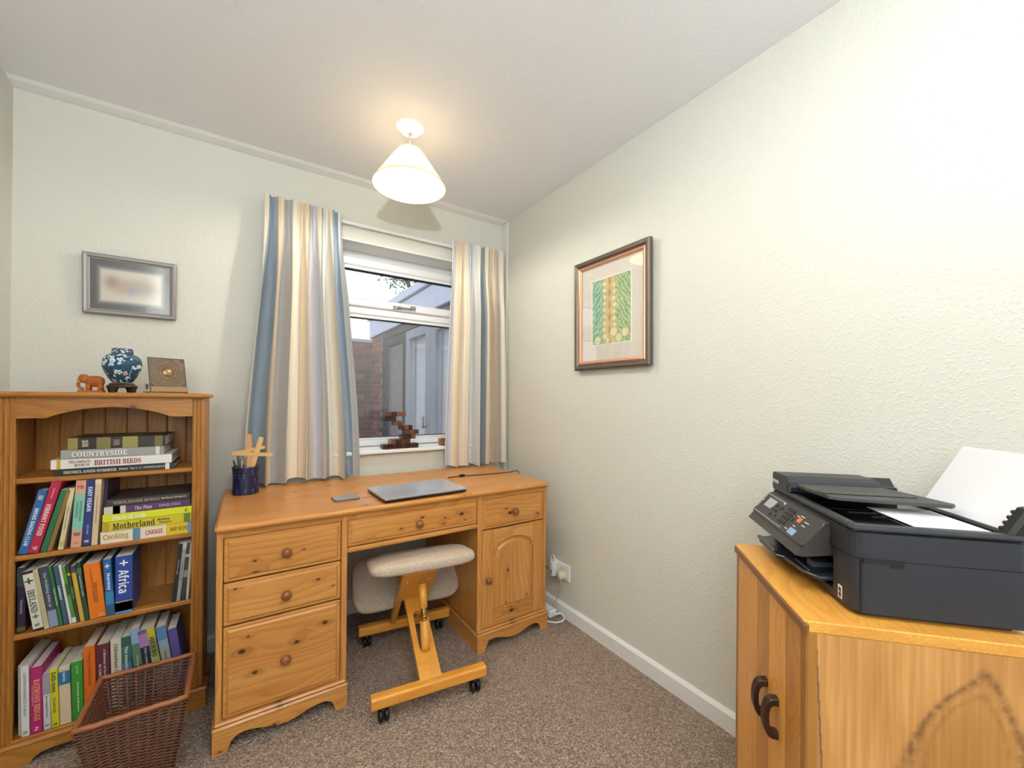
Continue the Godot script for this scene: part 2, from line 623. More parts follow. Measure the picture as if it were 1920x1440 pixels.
func window_back():
	var x0 := -1.242
	var x1 := -.178
	var zf := -.17
	var fr := begin()
	# outer frame
	box(fr, Vector3(x0, 2.035, zf - .07), Vector3(x1, 2.068, zf), .006)
	box(fr, Vector3(x0, .90, zf - .07), Vector3(x1, .935, zf), .006)
	box(fr, Vector3(x0, .935, zf - .07), Vector3(x0 + .045, 2.035, zf), .006)
	box(fr, Vector3(x1 - .045, .935, zf - .07), Vector3(x1, 2.035, zf), .006)
	var win := struct("window_1", fr, M.upvc)
	var t := begin()
	box(t, Vector3(x0 + .045, 1.70, zf - .068), Vector3(x1 - .045, 1.745, zf - .004), .006)
	obj("transom", t, M.upvc, win)
	# opening top light: sash with a stepped edge
	var sa := begin()
	for b in [[x0 + .045, x1 - .045, 1.985, 2.035], [x0 + .045, x1 - .045, 1.745, 1.790], [x0 + .045, x0 + .095, 1.79, 1.985], [x1 - .095, x1 - .045, 1.79, 1.985]]:
		box(sa, Vector3(b[0], b[2], zf - .055), Vector3(b[1], b[3], zf + .012), .007)
	obj("top_sash", sa, M.upvc, win)
	var be := begin()
	for b in [[x0 + .095, x1 - .095, 1.966, 1.985], [x0 + .095, x1 - .095, 1.79, 1.797]]:
		box(be, Vector3(b[0], b[2], zf - .045), Vector3(b[1], b[3], zf + .002), .003)
	for b in [[x0 + .045, x1 - .045, 1.680, 1.70], [x0 + .045, x1 - .045, .935, .952]]:
		box(be, Vector3(b[0], b[2], zf - .045), Vector3(b[1], b[3], zf - .012), .004)
	obj("glazing_bead", be, M.upvc, win)
	var ga := begin()
	box(ga, Vector3(x0 + .095, 1.9625, zf - .04), Vector3(x1 - .095, 1.967, zf - .001))
	box(ga, Vector3(x0 + .045, 1.6765, zf - .04), Vector3(x1 - .045, 1.681, zf - .014))
	box(ga, Vector3(x0 + .045, .951, zf - .04), Vector3(x1 - .045, .954, zf - .014))
	obj("gasket", ga, M.rubber, win)
	obj("pane", box_of(Vector3(x0 + .09, 1.79, zf - .032), Vector3(x1 - .09, 1.97, zf - .028)), M.glass, win)
	obj("pane", box_of(Vector3(x0 + .04, .95, zf - .032), Vector3(x1 - .04, 1.685, zf - .028)), M.glass, win)
	# fastener on the top light
	var ha := begin()
	box(ha, Vector3(-.715, 1.752, zf + .012), Vector3(-.665, 1.772, zf + .024), .003)
	box(ha, Vector3(-.69, 1.757, zf + .02), Vector3(-.60, 1.767, zf + .036), .004)
	box(ha, Vector3(-.61, 1.759, zf + .028), Vector3(-.575, 1.779, zf + .040), .004)
	obj("window_handle", ha, M.steel, win)
	# sill board
	var si := begin()
	box(si, Vector3(-1.27, .875, -.24), Vector3(-.15, .897, .035), .006)
	obj("sill", si, M.white, win)
	# curtain track
	var tr := thing("curtain_track", "slim white curtain track fixed to the wall above the window", "curtain track", Vector3(0, 0, 0))
	var tk := begin()
	box(tk, Vector3(-1.385, 2.142, .022), Vector3(-.03, 2.160, .036), .003)
	obj("rail", tk, M.white, tr)
	for x in [-1.3, -.95, -.6, -.2]:
		obj("bracket", box_of(Vector3(x - .012, 2.146, 0), Vector3(x + .012, 2.164, .024), .002), M.white, tr)

# ---------------------------------------------------------------- outside
func outside():
	var mortar := mat(Color(0.50, 0.45, 0.42), 0.9)
	var nb := 4
	var bm := []
	for c in [Color(.56, .30, .25), Color(.47, .26, .23), Color(.63, .37, .28), Color(.42, .24, .22)]:
		var m := mat(c, 0.85)
		var tx := NoiseTexture2D.new()
		tx.noise = noise(bm.size() + 3, 0.05, 4)
		tx.width = 128; tx.height = 128; tx.seamless = true
		var ramp := Gradient.new()
		ramp.set_color(0, Color(.7, .66, .64)); ramp.set_color(1, Color(1.12, 1.08, 1.05))
		tx.color_ramp = ramp
		m.albedo_texture = tx
		m.uv1_triplanar = true
		m.uv1_world_triplanar = true
		m.uv1_scale = Vector3.ONE * 3.0
		bm.append(m)
	var full := done(box_of(Vector3(-.1075, -.0325, -.05), Vector3(.1075, .0325, .05), .004))
	var half := done(box_of(Vector3(-.051, -.0325, -.05), Vector3(.051, .0325, .05), .004))
	# ground
	var pv := begin()
	box(pv, Vector3(-6, -.5, -12), Vector3(6, -.12, -.3))
	struct("ground", pv, mat(Color(.55, .53, .50), .9))
	var wl := thing("brick_wall", "red brick return wall at the far end of the yard outside the window", "brick wall", Vector3(0, -.12, -3.8))
	obj("mortar", box_of(Vector3(-1.3, 0, -.2), Vector3(.095, 2.16, -.002)), mortar, wl)
	for row in 28:
		var y := row * .075 + .0425
		var x := .08 if row % 2 == 0 else .08 - .1125
		if row % 2: put("brick", half, bm[(row * 7) % nb], wl, Transform3D(Basis(), Vector3(.08 - .051, y, -.047 + rng.randf() * .004)))
		while x > -1.15:
			put("brick", full, bm[rng.randi() % nb], wl, Transform3D(Basis(), Vector3(x - .1075, y, -.047 + rng.randf() * .004)))
			x -= .225
	obj("coping", box_of(Vector3(-1.3, 2.12, -.22), Vector3(.11, 2.17, .03), .005), mat(Color(.75, .75, .73), .7), wl)
	# far gable and roof behind it
	var gb := thing("far_house", "red brick house corner with white gutter seen above the yard wall", "house", Vector3(-.7, 0, -7.0))
	var gg := begin()
	prism(gg, PackedVector2Array([Vector2(-2.5, 0), Vector2(.62, 0), Vector2(.62, 2.72), Vector2(.2, 3.0), Vector2(-2.5, 3.0)]), -.6, 0)
	obj("wall", gg, bm[1], gb)
	obj("downpipe", box_of(Vector3(.66, 0, -.05), Vector3(.74, 3.05, .03), .01), mat(Color(.75, .76, .78), .5), gb)
	obj("gutter", box_of(Vector3(-2.5, 3.0, -.1), Vector3(.75, 3.12, .12), .02), mat(Color(.35, .37, .40), .5), gb)
	# garden room with glazed doors, running towards the house wall
	var gr := thing("garden_room", "flat-roofed garden room with white fascia and grey glazed doors outside window", "garden room", Vector3(.08, -.12, 0))
	var pale := mat(Color(.83, .85, .90), .45)
	var dgrey := mat(Color(.16, .18, .21), .4)
	var lgrey := mat(Color(.62, .64, .66), .4)
	var wb := 2.2
	obj("fascia", box_of(Vector3(-.02, wb + .0, -3.86), Vector3(.06, wb + .25, -.32), .005), pale, gr)
	obj("roof_edge", box_of(Vector3(-.05, wb + .256, -3.9), Vector3(.2, wb + .355, -.32), .008), pale, gr)
	obj("roof", box_of(Vector3(.06, wb + .01, -3.9), Vector3(3.2, wb + .34, -.32)), lgrey, gr)
	obj("soffit", box_of(Vector3(-.012, wb - .012, -3.86), Vector3(.1, wb + .004, -.32)), dgrey, gr)
	obj("head_beam", box_of(Vector3(0, wb - .10, -3.25), Vector3(.1, wb, -.32), .004), dgrey, gr)
	obj("back_wall", box_of(Vector3(3.1, 0, -3.9), Vector3(3.2, wb + .1, -.32)), lgrey, gr)
	obj("end_wall", box_of(Vector3(.1, 0, -3.95), Vector3(3.2, wb + .1, -3.85)), lgrey, gr)
	obj("floor_slab", box_of(Vector3(.02, -.1, -3.9), Vector3(3.2, .06, -.32)), lgrey, gr)
	# brick pier
	var pier := obj("pier", box_of(Vector3(.01, 0, -3.8), Vector3(.1, wb, -3.22)), mortar, gr)
	for row in 29:
		var y := row * .075 + .0425
		if y > wb: break
		var z := -3.8 if row % 2 == 0 else -3.8 + .1125
		var turn := Basis(Vector3.UP, PI / 2)
		if row % 2: put("brick", half, bm[rng.randi() % nb], pier, Transform3D(turn, Vector3(.052 + rng.randf() * .004, y, -3.8 + .051)))
		while z + .2 < -3.2:
			put("brick", full, bm[rng.randi() % nb], pier, Transform3D(turn, Vector3(.052 + rng.randf() * .004, y, z + .1075)))
			z += .225
	# doors: frame members from z to z, with a pane in each leaf
	var jamb := begin()
	box(jamb, Vector3(-.005, .06, -3.22), Vector3(.09, wb - .1, -3.12), .005)
	obj("door_post", jamb, dgrey, gr)
	var gl := mat(Color(1, 1, 1, .12), .02)
	gl.transparency = BaseMaterial3D.TRANSPARENCY_ALPHA
	for lf in [[-3.11, -2.28, dgrey], [-2.27, -1.52, lgrey], [-1.51, -.80, lgrey]]:  # one grey frame: shaded leaf coloured dark, reflecting leaves pale
		var z0: float = lf[0]
		var z1: float = lf[1]
		var lw := .13 if lf[2] == lgrey else .1
		var d := begin()
		box(d, Vector3(.0, .06, z0), Vector3(.07, wb - .11, z0 + lw), .004)
		box(d, Vector3(.0, .06, z1 - lw), Vector3(.07, wb - .11, z1), .004)
		box(d, Vector3(.0, wb - .21, z0 + lw), Vector3(.07, wb - .11, z1 - lw), .004)
		box(d, Vector3(.0, .06, z0 + lw), Vector3(.07, .30, z1 - lw), .004)
		var leaf := obj("door_leaf", d, lf[2], gr)
		obj("pane", box_of(Vector3(.03, .3, z0 + lw), Vector3(.04, wb - .2, z1 - lw)), gl, leaf)
		var hd := begin()
		box(hd, Vector3(-.05, 1.0, z1 - .075), Vector3(-.035, 1.13, z1 - .055), .003)
		box(hd, Vector3(-.05, 1.01, z1 - .075), Vector3(0, 1.03, z1 - .055), .003)
		obj("door_handle", hd, M.steel, leaf)
		if lf[2] == lgrey:
			var nc := begin(true)
			var nn := 40
			for k in nn:
				var za := lerpf(z0 + lw - .01, z1 - lw + .01, float(k) / nn)
				var zb := lerpf(z0 + lw - .01, z1 - lw + .01, float(k + 1) / nn)
				var xa := .085 + .012 * sin(k * .9)
				var xb := .085 + .012 * sin((k + 1) * .9)
				poly(nc, [Vector3(xa, .2, za), Vector3(xb, .2, zb), Vector3(xb, wb - .19, zb), Vector3(xa, wb - .19, za)])
			var nm := mat(Color(.93, .94, .95), .9)
			obj("pale_sheet", nc, nm, leaf)  # pale folded sheet close behind the glass, whitens the pane
	# hedge out of view across the yard, placed to be mirrored in the panes
	var hd2 := begin()
	var rh := RandomNumberGenerator.new()
	rh.seed = 15
	for i in 3500:
		var q := Vector3(rh.randf_range(-5.6, -4.6), rh.randf_range(-.1, 1.9), rh.randf_range(-9, -.5))
		q.y *= .9 + .1 * sin(q.z * 3.0)
		var a := Vector3(rh.randfn(), rh.randfn(), rh.randfn()).normalized()
		var b := a.cross(Vector3(rh.randfn(), rh.randfn(), rh.randfn())).normalized()
		poly(hd2, [q, q + a * .06 + b * .04, q + a * .16, q + a * .06 - b * .04])
	var hg := thing("unseen_hedge", "unseen bushy green hedge across the yard, placed to show in the glazed doors", "hedge", Vector3.ZERO)
	stuff(obj("leaves", hd2, mat(Color(.33, .42, .20), .7), hg))
	obj("stems", box_of(Vector3(-5.4, -.12, -8.9), Vector3(-4.9, 1.3, -.6), .1), mat(Color(.16, .19, .10), .9), hg)
	# a tree beyond the flat roof
	var leafs := begin()
	var r := RandomNumberGenerator.new()
	r.seed = 5
	var tp := Vector3(2.25, 5.0, -8.0)
	for i in 2600:
		var dir := Vector3(r.randfn(), r.randfn() * .75, r.randfn()).normalized()
		var q := tp + dir * pow(r.randf(), .4) * Vector3(1.25, 1.15, 1.2)
		q += Vector3(sin(q.y * 9), 0, cos(q.x * 7)) * .06
		var a := Vector3(r.randfn(), r.randfn(), r.randfn()).normalized()
		var b := a.cross(Vector3(r.randfn(), r.randfn(), r.randfn())).normalized()
		poly(leafs, [q, q + a * .05 + b * .025, q + a * .12, q + a * .05 - b * .025])
	var tr := thing("garden_tree", "leafy green tree standing behind the flat roof outside", "tree", Vector3.ZERO)
	var lm := mat(Color(.30, .40, .16), .6)
	lm.backlight_enabled = true
	lm.backlight = Color(.25, .35, .1)
	stuff(obj("leaves", leafs, lm, tr))
	var tk := begin(true)
	tube(tk, [Vector3(2.6, -.12, -8.2), Vector3(2.55, 2.0, -8.1), Vector3(2.4, 4.2, -8.0), Vector3(2.2, 5.2, -7.9)], .12, 8)
	tube(tk, [Vector3(2.5, 3.4, -8.05), Vector3(1.9, 4.3, -7.8), Vector3(1.6, 4.7, -7.7)], .05, 6)
	tube(tk, [Vector3(2.45, 3.8, -8.05), Vector3(2.9, 4.6, -8.2), Vector3(3.1, 5.1, -8.3)], .05, 6)
	obj("trunk", tk, mat(Color(.28, .22, .17), .9), tr)

# ---------------------------------------------------------------- lamps
func ceiling_lamps():
	var lp := thing("ceiling_light", "cream cone lampshade with glowing bulb hanging above the desk", "ceiling light", Vector3(-.878, 2.4, .608))
	var st := begin(true)
	lathe(st, [Vector2(0, -.026), Vector2(.018, -.025), Vector2(.036, -.022), Vector2(.041, -.012), Vector2(.042, 0)], 28)
	obj("ceiling_rose", st, M.white, lp)
	st = begin(true)
	tube(st, [Vector3(0, -.02, 0), Vector3(0, -.14, 0)], .0035, 8)
	obj("flex", st, M.white, lp)
	var sm := mat(Color(.90, .80, .62), .8)
	sm.backlight_enabled = true
	sm.backlight = Color(.42, .38, .30)
	st = begin(true)
	lathe(st, [Vector2(.1585, -.261), Vector2(.110, -.188), Vector2(.066, -.122), Vector2(.052, -.104), Vector2(.038, -.096)], 48)
	var hoop := []
	for i in 48: hoop.append(Vector3(cos(TAU * i / 48.0) * .158, -.261, sin(TAU * i / 48.0) * .158))
	tube(st, hoop, .0018, 6, true)
	obj("lamp_shade", st, sm, lp)
	st = begin(true)
	var ring := []
	for i in 24: ring.append(Vector3(cos(TAU * i / 24.0) * .022, -.165, sin(TAU * i / 24.0) * .022))
	tube(st, ring, .003, 6, true)
	lathe(st, [Vector2(0, -.195), Vector2(.017, -.194), Vector2(.017, -.15), Vector2(.012, -.125), Vector2(0, -.124)], 16)
	for i in 3:
		var a := TAU * i / 3.0
		tube(st, [Vector3(cos(a) * .02, -.150, sin(a) * .02), Vector3(cos(a) * .06, -.122, sin(a) * .06)], .0018, 5)
	obj("lamp_holder", st, M.white, lp)
	st = begin(true)
	var pb := [Vector2(0, -.272)]
	for i in 13:
		var a := PI * i / 13.0 * .86 + .12
		pb.append(Vector2(sin(a) * .031, -.241 - cos(a) * .031))
	pb.append(Vector2(.014, -.200))
	pb.append(Vector2(0, -.195))
	lathe(st, pb, 24)
	obj("bulb", st, M.bulb, lp)
	var l := OmniLight3D.new()
	l.name = "bulb_light"
	l.position = Vector3(-.878, 2.4 - .241, .608)
	l.light_color = Color(1.0, .985, .96)
	l.light_energy = 0.40
	l.light_size = .03
	l.omni_range = 8.0
	l.omni_attenuation = 2.0
	l.shadow_enabled = true
	add_child(l)
	# added fill light: floor-standing uplighter with a frosted bowl, out of view behind the camera
	var ux := -1.85
	var uz := 3.4
	var l2 := thing("added_floor_lamp", "added tall uplighter floor lamp with frosted glass bowl for fill light behind the camera", "floor lamp", Vector3(ux, 0, uz))
	st = begin(true)
	lathe(st, [Vector2(0, 0), Vector2(.14, 0), Vector2(.14, .012), Vector2(.02, .022), Vector2(.014, .04), Vector2(.012, 1.50), Vector2(0, 1.50)], 28)
	obj("stem", st, M.steel, l2)
	st = begin(true)
	lathe(st, [Vector2(0.01, 1.50), Vector2(.06, 1.505), Vector2(.13, 1.54), Vector2(.175, 1.59), Vector2(.195, 1.635)], 36)
	var bm := mat(Color(.95, .95, .95), .6)
	bm.backlight_enabled = true
	bm.backlight = Color(.8, .8, .8)
	obj("bowl_shade", st, bm, l2)
	st = begin(true)
	var gp := [Vector2(0, 1.585)]
	for i in range(1, 14):
		var a := PI * i / 14.0
		gp.append(Vector2(sin(a) * .045, 1.63 - cos(a) * .045))
	gp.append(Vector2(0, 1.675))
	lathe(st, gp, 24)
	var op := mat(Color(.95, .95, .95), .3)
	op.emission_enabled = true
	op.emission = Color(.97, .98, 1.0)
	op.emission_energy_multiplier = 4.0
	obj("bulb", st, op, l2)
	var al := OmniLight3D.new()
	al.name = "fill_uplighter_light"
	al.position = Vector3(ux, 1.63, uz)
	al.light_color = Color(.94, .97, 1.0)
	al.light_energy = 3.9
	al.light_size = .045
	al.omni_range = 9.0
	al.omni_attenuation = 2.0
	al.shadow_enabled = true
	add_child(al)

	# added fill light: flush ceiling panel, out of view above the frame
	var l3 := thing("ceiling_light", "added square flush white ceiling panel for fill light above the camera", "ceiling light", Vector3(-1.2, 2.4, 2.05))
	obj("added_panel_frame", box_of(Vector3(-.23, -.02, -.23), Vector3(.23, 0, .23), .004), M.white, l3)
	var pe := mat(Color(.95, .95, .95), .4)
	pe.emission_enabled = true
	pe.emission = Color(1, .99, .97)
	pe.emission_energy_multiplier = 1.5
	obj("added_panel_diffuser", box_of(Vector3(-.21, -.024, -.21), Vector3(.21, -.019, .21), .001), pe, l3)
	var pl := AreaLight3D.new()
	pl.name = "fill_panel_light"
	pl.position = Vector3(-1.2, 2.37, 2.05)
	pl.rotation.x = -PI / 2
	pl.area_size = Vector2(.42, .42)
	pl.light_color = Color(1, .99, .97)
	pl.light_energy = 1.25
	pl.area_range = 9.0
	pl.area_attenuation = 2.0
	pl.shadow_enabled = true
	add_child(pl)

# ---------------------------------------------------------------- curtains
func curtains():
	var weave := Image.create(64, 64, false, Image.FORMAT_RF)
	for j in 64:
		for i in 64: weave.set_pixel(i, j, Color(.5 + .25 * sin(i * TAU / 4.0) * sin(j * TAU / 4.0) + rng.randf() * .25, 0, 0))
	var wt := ImageTexture.create_from_image(weave)
	var cream := Color(.93, .89, .81)
	var blue := Color(.61, .66, .71)
	var grey := Color(.72, .72, .72)
	var peach := Color(.91, .83, .71)
	var taupe := Color(.79, .75, .71)
	var lilac := Color(.79, .79, .83)
	var white := Color(.92, .91, .88)
	curtain("left", Vector2(-1.413, -1.066), Vector2(-1.495, -.977), 6, [[.055, cream], [.16, blue], [.25, peach], [.35, grey], [.45, cream], [.455, taupe], [.56, peach], [.575, blue], [.61, taupe], [.66, lilac], [.675, cream], [.73, peach], [.76, blue], [.79, white], [.875, cream], [.965, blue], [1.01, white]], wt, "long striped curtain in blue, cream and grey hanging left of window")  # thin taupe line paints a dark fold, narrow cream band a lit gap
	curtain("right", Vector2(-.425, -.052), Vector2(-.452, -.030), 6, [[.05, white], [.09, lilac], [.24, peach], [.29, cream], [.40, lilac], [.52, white], [.58, peach], [.62, blue], [.70, cream], [.74, taupe], [.80, peach], [.93, taupe], [1.01, cream]], wt, "narrower striped curtain in cream and taupe hanging right of window by corner")  # narrow taupe band after the cream paints a dark fold

func curtain(side: String, top: Vector2, bot: Vector2, pleats: int, stripes_and_fold_shade: Array, weave: Texture2D, label: String):
	var m := mat(Color.WHITE, .85)
	var im := Image.create(512, 32, false, Image.FORMAT_RGB8)
	for i in 512:
		var u := i / 511.0
		var c: Color = stripes_and_fold_shade[-1][1]
		for s in stripes_and_fold_shade:
			if u < s[0]:
				c = s[1]
				break
		var k := 1.0 + .03 * sin(i * 1.7) + rng.randf_range(-.025, .025)
		for j in 32: im.set_pixel(i, j, Color(c.r * k, c.g * k, c.b * k))
	m.albedo_texture = ImageTexture.create_from_image(im)
	m.texture_repeat = false
	m.backlight_enabled = true
	m.backlight = Color(.42, .42, .42)
	m.rim_enabled = true
	m.rim = .2
	var yt := 2.178
	var yb := .774
	var o := thing("curtain", label, "curtain", Vector3(0, 0, 0), 0, "window curtains")
	var nu := 150
	var nv := 44
	var ph := 0.6 if side == "left" else 2.0
	var P := func(i: int, j: int, back: float) -> Vector3:
		var u := float(i) / nu
		var t := float(j) / nv
		var y := lerpf(yt, yb, t)
		# pinched heading: the folds are tight in the first 8 cm and open out below
		var open := smoothstep(.04, .35, t)
		var x := lerpf(lerpf(top.x, top.y, u), lerpf(bot.x, bot.y, u), smoothstep(0.0, 1.0, t))
		var w := u * pleats * TAU + ph
		var fold := sin(w + .5 * sin(w * .5 + 1.3) * open + t * .5 * sin(u * 5.0 + ph))
		var pinch := sin(u * pleats * 3.0 * TAU) * .006 * (1.0 - open)
		var amp := lerpf(.012, .040, open) * (1.0 + .35 * sin(u * 7.0 + ph * 2.0))
		x += cos(w) * .012 * open
		var sag := .006 * sin(w * .5) * t
		if side == "left" and t > .93: sag += .012 * exp(-pow((u - .5) * 9.0, 2.0)) * (t - .93) / .07
		return Vector3(x, y + sag * t, .075 + fold * amp + pinch - back)
	for layer in 2:
		var st := begin(true)
		var j0 := 0 if layer == 0 else nv - 5
		for i in nu:
			for j in range(j0, nv):
				var bk := .004 * layer
				var a: Vector3 = P.call(i, j, bk)
				var b: Vector3 = P.call(i + 1, j, bk)
				var c: Vector3 = P.call(i + 1, j + 1, bk)
				var d: Vector3 = P.call(i, j + 1, bk)
				var ua := Vector2(float(i) / nu, float(j) / nv)
				var ub := Vector2(float(i + 1) / nu, float(j) / nv)
				var uc := Vector2(float(i + 1) / nu, float(j + 1) / nv)
				var ud := Vector2(float(i) / nu, float(j + 1) / nv)
				tri(st, a, d, c, ua, ud, uc)
				tri(st, a, c, b, ua, uc, ub)
		obj("cloth" if layer == 0 else "hem", st, m, o)
	for k in 9:
		var q: Vector3 = P.call(int((k + .5) * nu / 9.0), 1, .0)
		obj("hook", box_of(Vector3(q.x - .003, 2.135, .036), Vector3(q.x + .003, 2.165, .05), .001), M.white, o)

# ---------------------------------------------------------------- desk
func knob(parent: Node, p: Vector3, r := .0175):
	var st := begin(true)
	lathe(st, [Vector2(r * .55, 0), Vector2(r * .5, .006), Vector2(r * .72, .010), Vector2(r, .016), Vector2(r * .98, .021), Vector2(r * .72, .027), Vector2(r * .3, .030), Vector2(0, .0305)], 20, Transform3D(Basis(Vector3(1, 0, 0), Vector3(0, 0, 1), Vector3(0, -1, 0)), Vector3.ZERO))
	obj("knob", st, M.knob, parent, Transform3D(Basis(), p))

func drawer(parent: Node, x0: float, x1: float, y0: float, y1: float, zf: float, sd: int, knots: Array):
	var st := begin()
	box(st, Vector3(x0 + .002, y0 + .002, zf - .35), Vector3(x1 - .002, y1 - .002, zf - .006), .002)
	var d := obj("drawer", st, M.pine, parent)
	var b := .013
	st = begin()
	var w := x1 - x0 - 2 * b
	var h := y1 - y0 - 2 * b
	prism(st, PackedVector2Array([Vector2(-w / 2, -h / 2), Vector2(w / 2, -h / 2), Vector2(w / 2, h / 2), Vector2(-w / 2, h / 2)]), -.008, 0, Transform3D(Basis(), Vector3((x0 + x1) / 2, (y0 + y1) / 2, zf)), .005)
	obj("drawer_front", st, panel_mat(w, h, sd, knots), d)
	knob(d, Vector3((x0 + x1) / 2, (y0 + y1) / 2 - .004, zf))

func plinth(x0: float, x1: float, z0: float, z1: float) -> SurfaceTool:
	var st := begin()
	var w := x1 - x0
	var pts := PackedVector2Array([Vector2(x0, 0), Vector2(x0 + .040, 0)])
	for i in 33:
		var u := i / 32.0
		var c := absf(u - .5) * 2.0
		var y := .027 + .024 * (1 - cos(minf(c / .72, 1.0) * PI)) / 2
		if c > .72: y = .051 * sqrt(maxf(0, 1 - pow((c - .72) / .28, 2.2)))
		pts.append(Vector2(lerpf(x0 + .041, x1 - .041, u), maxf(y, .002)))
	pts.append(Vector2(x1 - .040, 0))
	pts.append(Vector2(x1, 0))
	pts.append(Vector2(x1, .078))
	pts.append(Vector2(x0, .078))
	prism(st, pts, z1 - .02, z1, Transform3D(), .0015)
	box(st, Vector3(x0, 0, z0), Vector3(x0 + .018, .078, z1 - .02))
	box(st, Vector3(x1 - .018, 0, z0), Vector3(x1, .078, z1 - .02))
	return st

func moulding(x0: float, x1: float, z0: float, z1: float) -> SurfaceTool:
	var st := begin()
	box(st, Vector3(x0 - .003, .076, z0), Vector3(x1 + .003, .090, z1 + .003), .005)
	box(st, Vector3(x0 + .002, .088, z0), Vector3(x1 - .002, .101, z1 - .003), .006)
	return st

func desk():
	var o := thing("desk", "honey pine twin pedestal desk with drawers and arched cupboard door under window", "desk", Vector3.ZERO)
	var zf := .693
	# top board with a rounded edge
	var st := begin()
	box(st, Vector3(-1.562, .7405, .045), Vector3(-.150, .7625, .715), .008)
	obj("top_board", st, panel_mat(1.412, .67, 101, [[.19, .33, .006], [.21, .5, .005], [.30, .24, .007], [.36, .42, .006], [.335, .62, .005], [.365, .76, .007], [.39, .88, .005], [.345, .95, .008], [.81, .42, .004], [.62, .12, .006], [.52, .08, .005], [.27, .18, .004]]), o)
	# carcass
	for s in [[-1.557, -1.146], [-.563, -.156]]:
		for x in [[s[0], s[0] + .018], [s[1] - .018, s[1]]]:
			obj("side_panel", box_of(Vector3(x[0], .085, .06), Vector3(x[1], .7405, zf - .002), .002), M.pine_up, o)
		obj("back_panel", box_of(Vector3(s[0] + .01, .085, .055), Vector3(s[1] - .01, .735, .062)), M.pine_up, o)
		obj("base_board", box_of(Vector3(s[0], .085, .06), Vector3(s[1], .10, zf - .004)), M.pine, o)
	obj("plinth", plinth(-1.563, -1.141, .08, .7055), panel_mat(.42, .08, 121, [[.42, .55, .005], [.67, .5, .006], [.05, .85, .003]]), o)
	obj("plinth", plinth(-.567, -.152, .08, .7055), panel_mat(.415, .08, 122, [[.15, .4, .005]]), o)
	obj("plinth_moulding", moulding(-1.563, -1.141, .08, .7055), M.pine, o)
	obj("plinth_moulding", moulding(-.567, -.152, .08, .7055), M.pine, o)
	# stiles and rails of the face
	for x in [[-1.557, -1.5385], [-1.1635, -1.1425], [-.5655, -.5415], [-.1735, -.156]]:
		obj("stile", box_of(Vector3(x[0], .10, zf - .022), Vector3(x[1], .7405, zf + .001), .002), M.pine_up, o)
	st = begin()
	box(st, Vector3(-1.54, .7175, zf - .02), Vector3(-.16, .7405, zf - .001), .001)
	obj("top_rail", st, M.pine, o)
	st = begin()
	box(st, Vector3(-1.1425, .588, .08), Vector3(-.5655, .6075, zf + .006), .006)
	obj("apron_rail", st, M.pine, o)
	obj("back_rail", box_of(Vector3(-1.146, .60, .06), Vector3(-.563, .74, .078)), M.pine, o)
	drawer(o, -1.5385, -1.1635, .5635, .7175, zf, 131, [[.22, .62, .004], [.66, .55, .003], [.23, .96, .008]])
	drawer(o, -1.5385, -1.1635, .4145, .5615, zf, 132, [[.8, .3, .005], [.06, .07, .004], [.95, .6, .003]])
	drawer(o, -1.5385, -1.1635, .1015, .4125, zf, 133, [[.12, .28, .009], [.23, .58, .007], [.17, .12, .004], [.87, .2, .008], [.6, .35, .007]])
	drawer(o, -1.1425, -.5655, .6085, .7175, zf, 134, [[.53, .28, .005], [.72, .5, .004], [.87, .42, .008], [.71, .8, .004], [.36, .68, .004], [.9, .78, .003], [.13, .97, .006]])
	drawer(o, -.5415, -.1735, .5695, .7175, zf, 135, [[.36, .38, .004], [.42, .58, .008], [.92, .8, .006]])
	# cupboard door with an arched raised panel
	var x0 := -.5395
	var x1 := -.1755
	var y0 := .1025
	var y1 := .5665
	var z0 := zf - .018
	var door := obj("door", box_of(Vector3(x0 + .05, y0 + .05, z0 - .002), Vector3(x1 - .05, y1 - .04, z0 + .006)), M.pine_up, o)
	obj("door_stile", box_of(Vector3(x0, y0, z0), Vector3(x0 + .062, y1, zf), .002), M.pine_up, door)
	obj("door_stile", box_of(Vector3(x1 - .062, y0, z0), Vector3(x1, y1, zf), .002), M.pine_up, door)
	obj("door_rail", box_of(Vector3(x0 + .062, y0, z0), Vector3(x1 - .062, y0 + .062, zf - .0005), .002), M.pine, door)
	st = begin()
	var pts := PackedVector2Array([Vector2(x0 + .062, y1 - .001), Vector2(x0 + .062, y1 - .115)])
	var pan := PackedVector2Array([Vector2(x0 + .069, y0 + .069), Vector2(x1 - .069, y0 + .069)])
	var arch := func(u: float) -> float:
		var c := absf(u - .5) * 2.0
		return -.052 - .058 * (1.0 - sqrt(maxf(0.0, 1.0 - c * c * .92))) / .72 if c < .9 else -.115
	for i in range(1, 24):
		var u := i / 24.0
		pts.append(Vector2(lerpf(x0 + .062, x1 - .062, u), y1 + arch.call(u)))
	pts.append(Vector2(x1 - .062, y1 - .115))
	pts.append(Vector2(x1 - .062, y1 - .001))
	prism(st, pts, z0, zf - .0005, Transform3D(), .002)
	obj("door_rail", st, M.pine, door)
	for i in range(24, -1, -1):
		var u := i / 24.0
		pan.append(Vector2(lerpf(x0 + .069, x1 - .069, u), y1 - .012 + arch.call(u)))
	st = begin()
	prism(st, pan, z0, zf - .003, Transform3D(), .014)
	obj("door_panel", st, panel_mat(.226, .35, 141, [[.45, .35, .006], [.9, .85, .004], [.93, .3, .003], [.06, .97, .005]], PINE_L, PINE_D, true), door)
	knob(door, Vector3(x0 + .030, .333, zf), .0165)

